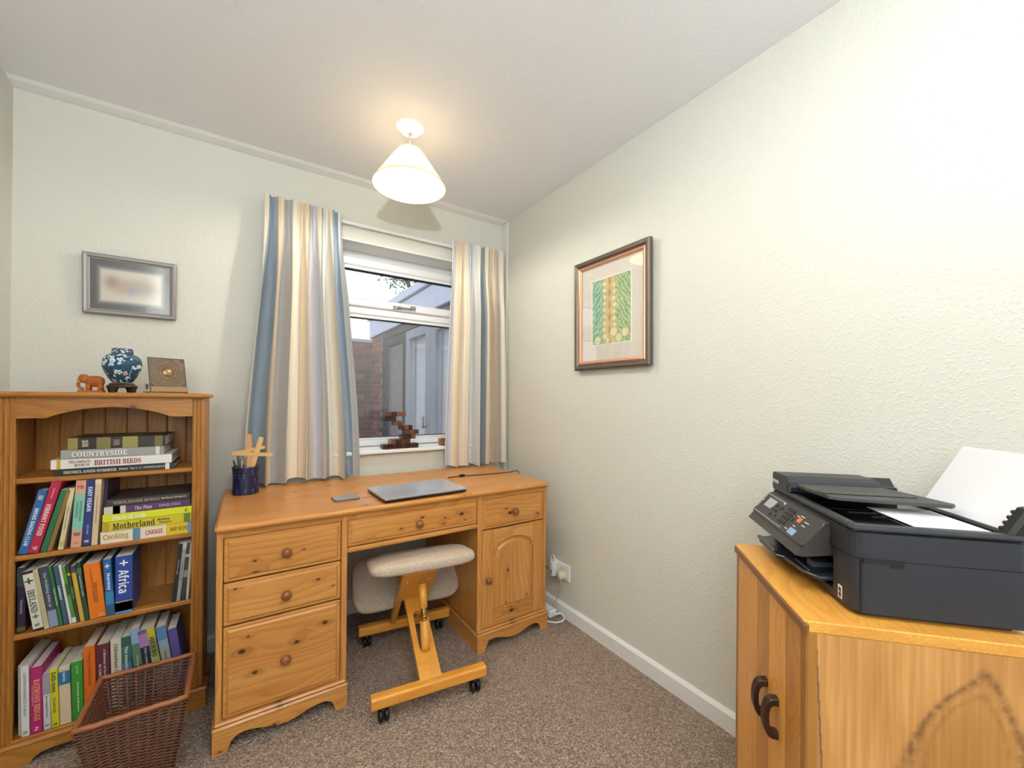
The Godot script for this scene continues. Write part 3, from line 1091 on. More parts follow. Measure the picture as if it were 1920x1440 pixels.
# ---------------------------------------------------------------- bookcase
func bookcase():
	var o := thing("bookcase", "narrow pine bookcase with arched frieze and shelves of books in left corner", "bookcase", Vector3.ZERO)
	var xl := -2.136
	var xr := -1.611
	var zb := .165
	var zf := .400
	var st := begin()
	box(st, Vector3(xl - .018, 1.1885, zb - .005), Vector3(xr + .016, 1.2075, zf + .016), .007)
	obj("top_board", st, panel_mat(.56, .27, 201, [[.5, .5, .006]], SHELF_L, SHELF_D), o)
	for x in [[xl, xl + .016], [xr - .016, xr]]:
		obj("side_panel", box_of(Vector3(x[0], .02, zb), Vector3(x[1], 1.1885, zf - .018)), M.shelf_up, o)
	# stiles with reeded faces
	for x in [[xl, -2.098], [-1.649, xr]]:
		st = begin()
		box(st, Vector3(x[0], .075, zf - .02), Vector3(x[1], 1.1885, zf - .004), .002)
		var w: float = x[1] - x[0]
		for k in 3:
			var c: float = x[0] + w * (.2 + .3 * k)
			box(st, Vector3(c - w * .12, .075, zf - .006), Vector3(c + w * .12, 1.1885, zf), .003)
		obj("stile", st, M.shelf_up, o)
	# arched frieze
	var pts := PackedVector2Array([Vector2(-2.098, 1.1885), Vector2(-2.098, 1.120), Vector2(-2.035, 1.120)])
	for i in 21:
		var u := i / 20.0
		pts.append(Vector2(lerpf(-2.03, -1.715, u), 1.120 + .036 * pow(sin(u * PI), .75)))
	pts.append(Vector2(-1.71, 1.120))
	pts.append(Vector2(-1.649, 1.120))
	pts.append(Vector2(-1.649, 1.1885))
	st = begin()
	prism(st, pts, zf - .022, zf - .004, Transform3D(), .002)
	obj("frieze", st, panel_mat(.449, .07, 202, [[.62, .45, .006]], SHELF_L, SHELF_D), o)
	# shelves
	for y in [.9235, .6735, .4165]:
		st = begin()
		box(st, Vector3(xl + .016, y - .018, zb + .01), Vector3(xr - .016, y, zf - .009), .004)
		obj("shelf", st, M.shelf, o)
	st = begin()
	box(st, Vector3(xl + .016, .060, zb + .01), Vector3(xr - .016, .080, zf - .004), .003)
	obj("shelf", st, M.shelf, o)
	# tongue and groove back
	var n := 8
	for k in n:
		var a := lerpf(xl + .016, xr - .016, float(k) / n)
		var b := lerpf(xl + .016, xr - .016, float(k + 1) / n)
		obj("back_board", box_of(Vector3(a, .06, zb), Vector3(b, 1.185, zb + .01), .0035), M.shelf_up, o)
	# plinth with shaped feet
	var pl := PackedVector2Array([Vector2(xl - .012, 0), Vector2(-2.052, 0), Vector2(-2.046, .014), Vector2(-2.030, .027), Vector2(-2.00, .031)])
	pl.append_array(PackedVector2Array([Vector2(-1.75, .031), Vector2(-1.716, .027), Vector2(-1.70, .014), Vector2(-1.694, 0), Vector2(xr + .013, 0), Vector2(xr + .013, .062), Vector2(xl - .012, .062)]))
	st = begin()
	prism(st, pl, zf - .005, zf + .013, Transform3D(), .0015)
	box(st, Vector3(xl - .012, 0, zb), Vector3(xl + .005, .062, zf - .005))
	box(st, Vector3(xr - .004, 0, zb), Vector3(xr + .013, .062, zf - .005))
	obj("plinth", st, M.shelf, o)
	st = begin()
	box(st, Vector3(xl - .014, .060, zf - .004), Vector3(xr + .015, .076, zf + .016), .006)
	obj("plinth_moulding", st, M.shelf, o)

# ---------------------------------------------------------------- corner cabinet
const CAB := Vector3(-.583, 0, 2.030)
const CAB_TURN := -0.8116
func corner_cabinet():
	var o := thing("cabinet", "oak veneered low cabinet with two doors and dark handles standing under the printer", "cabinet", CAB, CAB_TURN)
	var W := .42
	var D := .37
	var H := .78
	var st := begin()
	box(st, Vector3(-.004, H - .022, -W - .004), Vector3(D, H, .0015), .002)
	var tm := mat(Color.WHITE, .38)
	tm.albedo_texture = wood(.42, .37, 500, 301, Color(.92, .68, .32), Color(.77, .51, .19), [], 26.0, 3.0, true)
	obj("top", st, tm, o)
	st = begin()
	box(st, Vector3(-.0065, H - .026, -W - .002), Vector3(.004, H - .003, .006), .004)
	obj("edge_strip", st, mat(Color(.50, .33, .17), .35), o)
	# side panel of figured veneer, with a dark arch in the grain
	var sm := mat(Color.WHITE, .42)
	sm.albedo_texture = burr(302)
	sm.texture_repeat = false
	st = begin()
	box(st, Vector3(.004, .0, -.016), Vector3(D, H - .022, 0), .001)
	obj("side_panel", st, sm, o)
	obj("side_panel", box_of(Vector3(.004, 0, -W), Vector3(D, H - .022, -W + .016), .001), M.oak, o)
	obj("back_panel", box_of(Vector3(D - .01, 0, -W + .016), Vector3(D, H - .022, -.016)), M.oak, o)
	obj("base", box_of(Vector3(.01, 0, -W + .016), Vector3(D - .01, .05, -.016)), M.oak, o)
	# corner post and far strip
	var pm := mat(Color(.62, .43, .19), .35)
	obj("post", box_of(Vector3(0, 0, -.022), Vector3(.02, H - .022, .001), .003), pm, o)
	obj("post", box_of(Vector3(0, 0, -W - .001), Vector3(.02, H - .022, -W + .02), .003), pm, o)
	var lt := mat(Color(1.0, .98, .92), .36)
	tri_tex(lt, M.oak.albedo_texture, 1.0)
	lt.albedo_color = Color(1.06, 1.04, 1.0)
	lt.uv1_scale = Vector3(2.5, 1, 2.5)
	var dk := lt.duplicate()
	dk.albedo_color = Color(.90, .86, .80)
	dk.uv1_offset = Vector3(.3, .2, .4)
	for k in 2:
		var z1: float = [-.0235, -.1785][k]
		var z0: float = [-.1780, -.3995][k]
		st = begin()
		box(st, Vector3(.004, .055, z0), Vector3(.018, H - .028, z1))
		var d := obj("door", st, M.oak, o)
		var m: float = [-.092, -.255][k]
		obj("plank", box_of(Vector3(.0, .055, m + .0003), Vector3(.005, H - .028, z1), .0008), dk, d)
		obj("plank", box_of(Vector3(.0, .055, z0), Vector3(.005, H - .028, m - .0003), .0008), lt, d)
		# bow handle
		var hz: float = [-.128, -.190][k]
		var out := PackedVector2Array()
		var ins := PackedVector2Array()
		for i in 17:
			var a := PI * i / 16.0
			out.append(Vector2(-.031 * pow(sin(a), .55), .045 * cos(a)))
			ins.append(Vector2(-.019 * pow(sin(a), .45), .029 * cos(a)))
		ins.reverse()
		out.append_array(ins)
		st = begin()
		prism(st, out, -.009, .009, Transform3D(Basis(), Vector3(.0, .497, hz)), .002)
		obj("handle", st, M.dark_wood, d)

func burr(sd: int) -> ImageTexture:
	var w := 256
	var h := 512
	var n1 := noise(sd, 1.0, 3)
	var n2 := noise(sd + 3, 1.0, 2)
	var data := PackedByteArray()
	data.resize(w * h * 3)
	for j in h:
		var y := .758 * (1.0 - j / float(h))
		for i in w:
			var x := .366 * i / w
			var c := Color(.82, .61, .36).lerp(Color(.68, .47, .24), clampf(n1.get_noise_2d(x * 60, y * 2.2) * .5 + .42 + n2.get_noise_2d(x * 5, y * 3) * .3, 0, 1))
			# nested arches: an old growth figure in the veneer
			var wob := n2.get_noise_2d(x * 3 + 3, y * 3) * .012
			var ax := (x - .262 + wob * 1.5) / (.032 + maxf(0.0, .715 - y) * .40 * (1.15 if x < .262 else .62))
			var av := ax * ax + maxf(0.0, (y - .60 + wob) / .115) * absf((y - .60) / .115) * (1.0 if y > .60 else 0.0)
			var band := exp(-pow((av - 1.0) / .22, 2.0)) * (1.0 if y > .3 else y / .3)
			var band2 := exp(-pow((av - .5) / .09, 2.0)) * .5
			var inside := clampf(1.0 - av, 0, 1)
			c = c.lerp(Color(.56, .37, .14), inside * .5)
			c = c.lerp(Color(.30, .19, .10), clampf(band * .55 + band2 * .4, 0, .75) * (.7 + .6 * n1.get_noise_2d(x * 40, y * 40)))
			var seam := absf(x - .010 - (.758 - y) * .045)
			if seam < .0016: c = c.lerp(Color(.30, .20, .12), .7)
			if x < .010 + (.758 - y) * .045: c = c.lerp(Color(.58, .41, .27), .5)
			var o := (j * w + i) * 3
			data[o] = int(clampf(c.r, 0, 1) * 255); data[o + 1] = int(clampf(c.g, 0, 1) * 255); data[o + 2] = int(clampf(c.b, 0, 1) * 255)
	return ImageTexture.create_from_image(Image.create_from_data(w, h, false, Image.FORMAT_RGB8, data))

# ---------------------------------------------------------------- kneeling chair
func kneeling_chair():
	var o := thing("kneeling_chair", "beech kneeling chair with oatmeal tweed cushions tucked under the desk", "kneeling chair", Vector3(-.832, 0, .630), -.131)
	for b in [[.25, .225], [-.25, .222]]:
		var st := begin()
		var pr := PackedVector2Array()
		for c in [[1, 1], [-1, 1], [-1, -1], [1, -1]]:
			for i in 4:
				var a: float = PI / 2 * (i / 3.0 + [0, 1, 2, 3][[[1, 1], [-1, 1], [-1, -1], [1, -1]].find(c)])
				pr.append(Vector2(c[0] * .012 + cos(a) * .010, c[1] * .012 + sin(a) * .010))
		prism(st, pr, -b[1], b[1], Transform3D(Basis(Vector3(0, 0, 1), Vector3(0, 1, 0), Vector3(1, 0, 0)), Vector3(0, .079, b[0])), .004)
		obj("foot_bar", st, M.beech, o)
	# casters: twin wheels under the ends of the bars
	for c in [[-.18, .25], [.18, .25], [-.185, -.25], [.17, -.25]]:
		var st := begin(true)
		var t := Transform3D(Basis(Vector3(0, 1, 0), Vector3(1, 0, 0), Vector3(0, 0, -1)), Vector3(c[0], .0235, c[1]))
		for s in [-1, 1]:
			var q: float = s * .011
			lathe(st, [Vector2(0, q - .008), Vector2(.019, q - .008), Vector2(.0235, q - .004), Vector2(.0235, q + .004), Vector2(.019, q + .008), Vector2(0, q + .008)], 20, t)
		lathe(st, [Vector2(0, 0), Vector2(.013, 0), Vector2(.015, .01), Vector2(.010, .018), Vector2(.005, .021), Vector2(.005, .036), Vector2(0, .036)], 14, Transform3D(Basis(), Vector3(c[0], .036, c[1])))
		obj("caster", st, M.black, o)
	# board from the near bar up to the knee pads, with a slot for the strut
	var plank := func(a: Vector3, b: Vector3, w: float, t: float, slot0: float, slot1: float, sw: float, x_off := 0.0, fork := 0.0) -> SurfaceTool:
		var st := begin()
		var dir := b - a
		var l := dir.length()
		var yv := dir / l
		var xv := Vector3(1, 0, 0)
		var zv := xv.cross(yv)
		var xf := Transform3D(Basis(xv, yv, zv), a + Vector3(x_off, 0, 0))
		var hw := w / 2
		if fork > 0:
			prism(st, PackedVector2Array([Vector2(-hw, 0), Vector2(-sw / 2, 0), Vector2(-sw / 2, fork - .03), Vector2(-sw / 2 + .02, fork), Vector2(sw / 2 - .02, fork), Vector2(sw / 2, fork - .03), Vector2(sw / 2, 0), Vector2(hw, 0), Vector2(hw, l), Vector2(-hw, l)]), -t / 2, t / 2, xf, .003)
		elif slot1 > slot0:
			var hs := sw / 2
			var left := PackedVector2Array([Vector2(0, 0), Vector2(0, slot0)])
			for i in 7:
				var g := PI * i / 12.0
				left.append(Vector2(-hs * sin(g), slot0 + hs - hs * cos(g)))
			for i in 7:
				var g := PI * (6 - i) / 12.0
				left.append(Vector2(-hs * sin(g), slot1 - hs + hs * cos(g)))
			left.append(Vector2(0, l)); left.append(Vector2(-hw, l)); left.append(Vector2(-hw, 0))
			var right := PackedVector2Array()
			for q in left: right.append(Vector2(-q.x, q.y))
			prism(st, left, -t / 2, t / 2, xf)
			prism(st, right, -t / 2, t / 2, xf)
		else:
			prism(st, PackedVector2Array([Vector2(-hw, 0), Vector2(hw, 0), Vector2(hw, l), Vector2(-hw, l)]), -t / 2, t / 2, xf, .003)
		return st
	obj("knee_board", plank.call(Vector3(0, .088, .245), Vector3(0, .335, -.20), .086, .022, .115, .30, .040), M.beech, o)
	obj("seat_board", plank.call(Vector3(-.005, .088, -.245), Vector3(-.005, .455, .07), .150, .022, 0, 0, .094, 0.0, .27), M.beech, o)
	var st := begin()
	box(st, Vector3(-.18, .29, -.30), Vector3(.18, .315, -.26), .005)
	obj("knee_rail", st, M.beech, o)
	# strut between the boards: dowel, threaded screw, dowel
	var p0 := Vector3(.0, .405, .085)
	var p1 := Vector3(.002, .150, .150)
	st = begin(true)
	tube(st, [p0, p0.lerp(p1, .36)], .0175, 14)
	tube(st, [p0.lerp(p1, .55), p0.lerp(p1, .9), p0.lerp(p1, .97)], .0185, 14)
	obj("strut", st, M.beech, o)
	st = begin(true)
	tube(st, [p0.lerp(p1, .3), p0.lerp(p1, .6)], .010, 10)
	for i in 5:
		var a := p0.lerp(p1, .38 + .035 * i)
		tube(st, [a, a + (p1 - p0).normalized() * .004], .0135, 12)
	var mid := p0.lerp(p1, .47)
	tube(st, [mid, mid + (p1 - p0).normalized() * .007], .017, 6)
	obj("adjuster_screw", st, M.brass, o)
	# screws in the seat board
	st = begin(true)
	for x in [-.055, .045]:
		lathe(st, [Vector2(.005, 0), Vector2(.0035, .0025), Vector2(0, .003)], 10, frame_at(Vector3(x, .40, .038), Vector3(50, 0, 0)))
	obj("screw", st, M.steel, o)
	# cushions
	st = begin(true)
	cushion(st, Vector3(.222, .030, .118), .55, .42, Transform3D(Basis.from_euler(Vector3(-.13, 0, 0)), Vector3(.002, .500, .062)), 56, 20)
	obj("seat_cushion", st, M.tweed, o)
	for x in [-.143, .143]:
		st = begin(true)
		cushion(st, Vector3(.114, .030, .128), .6, .55, Transform3D(Basis.from_euler(Vector3(.85, 0, 0)), Vector3(x, .300, -.235)), 44, 18)
		obj("knee_cushion", st, M.tweed, o)

# ---------------------------------------------------------------- wicker basket
func waste_basket():
	var o := thing("waste_basket", "reddish brown woven wicker waste basket in front of the bookcase", "basket", Vector3(-1.742, 0, .672))
	var hh := .28
	var top := Vector2(.119, .124)
	var bot := Vector2(.076, .082)
	var cm := mat(Color(.37, .22, .15), .5)
	var loop := func(t: float, s: float, inset: float) -> Vector3:
		# s in 0..4 round the square
		var hx := lerpf(bot.x, top.x, t) - inset
		var hz := lerpf(bot.y, top.y, t) - inset
		var y := t * hh
		var k := int(s) % 4
		var f := s - floorf(s)
		var p: Vector3
		if k == 0: p = Vector3(lerpf(-hx, hx, f), y, hz)
		elif k == 1: p = Vector3(hx, y, lerpf(hz, -hz, f))
		elif k == 2: p = Vector3(lerpf(hx, -hx, f), y, -hz)
		else: p = Vector3(-hx, y, lerpf(-hz, hz, f))
		return p
	var stakes := 10
	var st := begin(true)
	var rows := 54
	for r in rows:
		var t := .012 + .965 * r / (rows - 1.0)
		var pts := []
		var per := 3
		for i in 4 * stakes * per:
			var s := float(i) / (stakes * per)
			var wv := .0028 * cos(PI * (s * stakes + r) )
			var p: Vector3 = loop.call(t, s, -wv)
			pts.append(p + Vector3(0, .0006 * sin(i * 2.1 + r), 0))
		tube(st, pts, .0026, 4, true)
	var wv := obj("woven_cane", st, cm, o)
	stuff(wv)
	st = begin(true)
	for i in 4 * stakes:
		var s := (i + .5) / stakes
		var a: Vector3 = loop.call(0.0, s, .0005)
		var b: Vector3 = loop.call(1.0, s, .0005)
		tube(st, [a, b], .0024, 5)
	stuff(obj("stakes", st, mat(Color(.47, .26, .15), .5), o))
	st = begin(true)
	var rim := []
	for i in 48: 
		var p: Vector3 = loop.call(1.0, i / 12.0, 0.0)
		rim.append(p + Vector3(0, .003 + .0008 * sin(i * 2.3), 0))
	tube(st, rim, .0078, 8, true)
	obj("rim", st, mat(Color(.56, .34, .19), .45), o)
	st = begin()
	box(st, Vector3(-bot.x, .002, -bot.y), Vector3(bot.x, .010, bot.y), .002)
	obj("base", st, cm, o)

# ---------------------------------------------------------------- pictures
func wall_pictures():
	# small dark frame on the back wall, tipped forward at the top
	var a := thing("picture", "small landscape picture in pewter frame with dark mount on wall above bookcase", "picture", Vector3(-1.892, 1.660, .012))
	a.rotation.x = .045
	var w := .148
	var h := .124
	var fm := mat(Color(.58, .56, .55), .4, .3)
	frame_parts(a, w, h, .022, .018, fm)
	obj("mount", box_of(Vector3(-w + .018, -h + .018, .0), Vector3(w - .018, h - .018, .004)), mat(Color(.17, .17, .175), .8), a)
	var im := Image.create(192, 120, false, Image.FORMAT_RGB8)
	for j in 120:
		for i in 192:
			var c := Color(.83, .80, .75)
			var u := i / 192.0
			var v := j / 120.0
			for s in [[.22, .42, .10, .16, Color(.50, .38, .28)], [.33, .55, .12, .15, Color(.72, .58, .46)], [.5, .58, .12, .13, Color(.55, .56, .66)], [.72, .50, .16, .18, Color(.58, .55, .44)], [.5, .40, .3, .12, Color(.68, .60, .50)]]:
				var q := pow((u - s[0]) / s[2], 2) + pow((v - s[1]) / s[3], 2)
				c = c.lerp(s[4], .75 * exp(-q))
			var ed := minf(minf(u, 1 - u) * 192, minf(v, 1 - v) * 120)
			c = Color(.30, .30, .30).lerp(c, smoothstep(0.0, 16.0, ed))
			im.set_pixel(i, j, c)
	var pm := mat(Color.WHITE, .8)
	pm.albedo_texture = ImageTexture.create_from_image(im)
	pm.texture_repeat = false
	obj("print", box_of(Vector3(-.108, -.080, .004), Vector3(.108, .080, .005)), pm, a)
	obj("glazing", box_of(Vector3(-w + .018, -h + .018, .008), Vector3(w - .018, h - .018, .0095)), M.glass, a)
	# larger botanical picture on the right wall
	var b := thing("picture", "botanical palm picture in bronze frame with cream mount on right wall", "picture", Vector3(-.014, 1.625, 1.003), -PI / 2)
	b.rotation_order = EULER_ORDER_YXZ
	b.rotation.x = .012
	w = .238
	h = .277
	frame_parts(b, w, h, .030, .026, mat(Color(.40, .35, .31), .38, .45))
	frame_parts(b, w - .028, h - .028, .016, .019, mat(Color(.80, .60, .46), .35, .4), "slip")
	obj("mount", box_of(Vector3(-w + .035, -h + .035, 0), Vector3(w - .035, h - .035, .004)), mat(Color(.84, .81, .76), .85), b)
	var lip := begin()
	for q in [[-.128, .128, .163, .170], [-.128, .128, -.163, -.156], [-.128, -.121, -.156, .163], [.121, .128, -.156, .163]]:
		box(lip, Vector3(q[0], q[2], .003), Vector3(q[1], q[3], .0055), .001)
	obj("mount_bevel", lip, mat(Color(.92, .90, .86), .8), b)
	var pm2 := mat(Color.WHITE, .8)
	pm2.albedo_texture = palm_print()
	pm2.texture_repeat = false
	obj("print", box_of(Vector3(-.122, -.157, .003), Vector3(.122, .163, .0047)), pm2, b)
	obj("glazing", box_of(Vector3(-w + .03, -h + .03, .009), Vector3(w - .03, h - .03, .0105)), M.glass, b)

func frame_parts(o: Node, w: float, h: float, fw: float, dp: float, m: Material, called := "frame_side"):
	var pr := [Vector2(0, 0), Vector2(0, dp * .8), Vector2(fw * .25, dp), Vector2(fw * .6, dp * .92), Vector2(fw * .85, dp * .6), Vector2(fw, dp * .55), Vector2(fw, 0)]
	for side in 4:
		var st := begin()
		for k in pr.size():
			var p: Vector2 = pr[k]
			var q: Vector2 = pr[(k + 1) % pr.size()]
			var f := func(e: Vector2, s: float) -> Vector3:
				match side:
					0: return Vector3(s * (w - e.x), h - e.x, e.y)
					1: return Vector3(-s * (w - e.x), -h + e.x, e.y)
					2: return Vector3(-w + e.x, s * (h - e.x), e.y)
					_: return Vector3(w - e.x, -s * (h - e.x), e.y)
			poly(st, [f.call(p, 1.0), f.call(p, -1.0), f.call(q, -1.0), f.call(q, 1.0)])
		obj(called, st, m, o)

func palm_print() -> ImageTexture:
	var w := 220
	var h := 290
	var im := Image.create(w, h, false, Image.FORMAT_RGB8)
	var n := noise(77, 1.0, 3)
	for j in h:
		for i in w:
			var u := i / float(w) - .47
			var v := j / float(h)
			var side := 1.0 if u > 0 else -1.0
			var d := absf(u)
			# drooping fronds: bands that arch outwards from the middle
			var fr := sin((v * 1.0 - d * (1.1 if side > 0 else .75) + n.get_noise_2d(u * 6, v * 6) * .05) * 62.0)
			var g := Color(.42, .58, .34).lerp(Color(.70, .82, .58), fr * .5 + .5)
			if side < 0: g = Color(.36, .58, .46).lerp(Color(.62, .82, .68), fr * .5 + .5)
			g = g.lerp(Color(.55, .43, .24), clampf(n.get_noise_2d(u * 9 + 5, v * 9) * 1.3 - .35, 0, .8))
			var stem := exp(-pow(d / (.16 + .05 * sin(v * 20)), 2.0))
			var c := g.lerp(Color(.83, .74, .50), clampf(stem * 1.1, 0, 1))
			c = c.lerp(Color(.62, .42, .14), exp(-pow(u / .035, 2)) * .8 * (.6 + .4 * sin(v * 34)))
			im.set_pixel(i, j, c)
	# pale round fruits along the stem and at its foot
	var r := RandomNumberGenerator.new()
	r.seed = 9
	var spots := []
	for k in 15: spots.append([.47 + (.11 + .03 * r.randf()) * (1 if k % 2 else -1), .08 + k * .05, .055])
	spots.append_array([[.15, .93, .10], [.35, .88, .08], [.58, .83, .11], [.7, .93, .10], [.86, .86, .10], [.42, .95, .06]])
	for s in spots:
		var rx: float = s[2] * w
		for dy in range(-int(rx), int(rx) + 1):
			for dx in range(-int(rx), int(rx) + 1):
				var q := sqrt(float(dx * dx + dy * dy)) / rx
				var x := int(s[0] * w) + dx
				var y := int(s[1] * h) + dy
				if q < 1.0 and x >= 0 and x < w and y >= 0 and y < h:
					var base := Color(.93, .89, .70).lerp(Color(.72, .66, .36), smoothstep(.55, 1.0, q))
					im.set_pixel(x, y, im.get_pixel(x, y).lerp(base, .85))
	return ImageTexture.create_from_image(im)

# ---------------------------------------------------------------- printer (cabinet axes: x runs into its depth, z towards the camera)
func printer():
	var o := thing("printer", "black all-in-one inkjet printer with control panel and open feeder tray on cabinet", "printer", CAB, CAB_TURN)
	var y0 := .782
	var zn := -.035
	var zf := -.424
	var x0 := .094
	var x1 := .364
	var body := mat(Color(.155, .165, .19), .42)
	var dark := mat(Color(.08, .083, .09), .35)
	var st := begin()
	# lower body: rounded near-front corner, recess for the output tray at the front
	var rc := func(a: float, b: float, inset: float) -> SurfaceTool:
		var s := begin(true)
		s.set_smooth_group(-1)
		var pts := PackedVector2Array()
		var r := .030
		for i in 7:
			var t := PI / 2 * i / 6.0
			pts.append(Vector2(x0 + r - cos(t) * r + inset, -(zn - r + sin(t) * r) + inset))
		for i in 4:
			var t := PI / 2 * i / 3.0
			pts.append(Vector2(x1 - .012 + sin(t) * .012, -(zn - .012 + cos(t) * .012) + inset))
		pts.append(Vector2(x1, -zf - inset))
		for i in 4:
			var t := PI / 2 * i / 3.0
			pts.append(Vector2(x0 + .01 - sin(t) * .01 + inset, -(zf + .01 - cos(t) * .01) - inset))
		prism(s, pts, a, b, Transform3D(Basis(Vector3(1, 0, 0), Vector3(0, 0, -1), Vector3(0, 1, 0)), Vector3.ZERO))
		return s
	# the front below the panel is open: build it as side blocks, a back block and a floor
	st = begin()
	var near := PackedVector2Array()
	var r := .030
	for i in 9:
		var t := PI / 2 * i / 8.0
		near.append(Vector2(x0 + r - cos(t) * r, -(zn - r + sin(t) * r)))
	near.append(Vector2(x1, -zn)); near.append(Vector2(x1, .105)); near.append(Vector2(x0, .105))
	var stand := Transform3D(Basis(Vector3(1, 0, 0), Vector3(0, 0, -1), Vector3(0, 1, 0)), Vector3.ZERO)
	prism(st, near, y0 + .008, .893, stand)
	box(st, Vector3(x0, y0 + .008, zf), Vector3(x1, .893, zf + .03), .004)
	box(st, Vector3(x0 + .11, y0 + .008, zf + .03), Vector3(x1, .893, -.105))
	box(st, Vector3(x0, y0 + .008, zf + .03), Vector3(x0 + .11, y0 + .022, -.105))
	box(st, Vector3(x0 + .004, .868, zf + .03), Vector3(x0 + .11, .893, -.105))
	obj("body", st, body, o)
	st = begin()
	box(st, Vector3(x0 + .02, y0 - .002, zf + .02), Vector3(x1 - .01, y0 + .009, zn - .018))
	obj("feet", st, M.rubber, o)
	# seam, scanner unit and lid rim
	obj("scanner_unit", rc.call(.8945, .944, 0.0), body, o)
	obj("seam", rc.call(.8925, .895, .002), M.black, o)
	st = begin()
	prism(st, PackedVector2Array([Vector2(.110, .8955), Vector2(.176, .8955), Vector2(.176, .8815), Vector2(.158, .8815), Vector2(.158, .8875), Vector2(.110, .8875)]), -.02, .0018, Transform3D(Basis(), Vector3(0, 0, zn)))
	obj("dark_grip_patch", st, M.rubber, o)  # dark patch stands for the shade in the grip recess
	obj("side_seam", box_of(Vector3(.1065, y0 + .01, zn - .003), Vector3(.1075, .893, zn + .0004)), M.black, o)
	# lid: a rim round a glossy sunken top
	obj("lid_seam", rc.call(.943, .9455, .0025), M.black, o)
	st = begin()
	box(st, Vector3(x0, .945, zn - .026), Vector3(x1, .958, zn), .005)
	box(st, Vector3(x0, .945, zf), Vector3(x0 + .02, .958, zn - .026), .004)
	box(st, Vector3(x1 - .014, .945, zf), Vector3(x1, .958, zn - .026), .004)
	box(st, Vector3(x0 + .02, .945, zf), Vector3(x1 - .014, .950, zn - .026))
	obj("lid", st, body, o)
	st = begin()
	box(st, Vector3(x0 + .022, .9495, -.30), Vector3(x1 - .016, .9515, zn - .030), .001)
	for k in 3: box(st, Vector3(.12 + k * .03, .951, -.20 + k * .03), Vector3(.22 + k * .03, .9535, -.197 + k * .03), .001)
	obj("output_bed", st, M.gloss_black, o)
	# document feeder along the far side
	st = begin()
	var fd := PackedVector2Array([Vector2(.424, .952), Vector2(.424, .990), Vector2(.416, .997), Vector2(.345, .998), Vector2(.325, .992), Vector2(.318, .980), Vector2(.330, .974), Vector2(.330, .952)])
	prism(st, fd, x0, x1 - .06, Transform3D(Basis(Vector3(0, 0, -1), Vector3(0, 1, 0), Vector3(1, 0, 0)), Vector3.ZERO), .004)
	prism(st, PackedVector2Array([Vector2(.424, .952), Vector2(.424, .990), Vector2(.40, .994), Vector2(.36, .952)]), x1 - .06, x1, Transform3D(Basis(Vector3(0, 0, -1), Vector3(0, 1, 0), Vector3(1, 0, 0)), Vector3.ZERO))
	obj("document_feeder", st, body, o)
	st = begin()
	box(st, Vector3(x0 + .012, .956, -.335), Vector3(x1 - .03, .984, -.3165), .003)
	obj("feeder_slot", st, M.black, o)
	# feeder end cheek with a rounded outline
	st = begin()
	prism(st, PackedVector2Array([Vector2(.322, .954), Vector2(.31, .962), Vector2(.306, .974), Vector2(.314, .984), Vector2(.332, .986), Vector2(.352, .98), Vector2(.36, .954)]), x0 + .001, x0 + .022, Transform3D(Basis(Vector3(0, 0, -1), Vector3(0, 1, 0), Vector3(1, 0, 0)), Vector3.ZERO), .003)
	obj("feeder_cheek", st, mat(Color(.12, .125, .135), .35), o)
	# input flap: a plate held open over the lid
	st = begin()
	var flap := PackedVector2Array([Vector2(.108, .318), Vector2(.112, .258), Vector2(.124, .190), Vector2(.140, .178), Vector2(.336, .160), Vector2(.350, .172), Vector2(.325, .246), Vector2(.30, .318)])
	prism(st, flap, -.004, .004, Transform3D(Basis(Vector3(1, 0, 0), Vector3(0, .01, -1), Vector3(0, 1, .01)), Vector3(0, .9765, 0)), .002)
	var fl := obj("feeder_tray", st, mat(Color(.25, .25, .25), .5), o)
	st = begin()
	box(st, Vector3(.12, .982, -.235), Vector3(.305, .9845, -.205), .001)
	obj("paper_guide", st, dark, fl)
	# control panel
	var cp := Transform3D(Basis(Vector3(0, 0, 1), Vector3(.045, .055, 0).normalized(), Vector3(-.055, .045, 0).normalized()), Vector3(.066, .908, -.27))
	st = begin()
	var hw := .152
	var op := PackedVector2Array()
	for c in [[1, 1], [-1, 1], [-1, -1], [1, -1]]:
		for i in 4:
			var t := PI / 2 * i / 3.0
			var dx: float = [cos(t), -sin(t), -cos(t), sin(t)][[[1, 1], [-1, 1], [-1, -1], [1, -1]].find(c)]
			var dy: float = [sin(t), cos(t), -sin(t), -cos(t)][[[1, 1], [-1, 1], [-1, -1], [1, -1]].find(c)]
			op.append(Vector2(c[0] * (hw - .010) + dx * .010, c[1] * .027 + dy * .010))
	prism(st, op, -.022, .004, cp, .002)
	# wedge behind it
	prism(st, PackedVector2Array([Vector2(.030, .862), Vector2(.045, .860), Vector2(.098, .868), Vector2(.098, .940), Vector2(.088, .936)]), -.42, -.12, Transform3D())
	var pn := obj("control_panel", st, mat(Color(.21, .20, .20), .38), o)
	var fine := mat(Color(.85, .85, .85), .5)
	st = begin()
	box(st, Vector3(-.118, -.006, .003), Vector3(-.070, .022, .0052), .001, cp)
	obj("display", st, mat(Color(.66, .69, .66), .25), pn)
	st = begin()
	for q in [[-.146, -.030, .029, .0302], [-.146, -.1448, -.020, .029], [-.146, .030, -.0302, -.029], [-.038, -.030, .024, .0302]]:
		box(st, Vector3(q[0], q[2] if q[2] < q[3] else q[3], .0035), Vector3(q[1], maxf(q[3], q[2]), .0046), 0, cp)
	obj("outline", st, fine, pn)
	var key := done(box_of(Vector3(-.0055, -.0043, 0), Vector3(.0055, .0043, .0032), .001))
	var km := mat(Color(.10, .10, .105), .35)
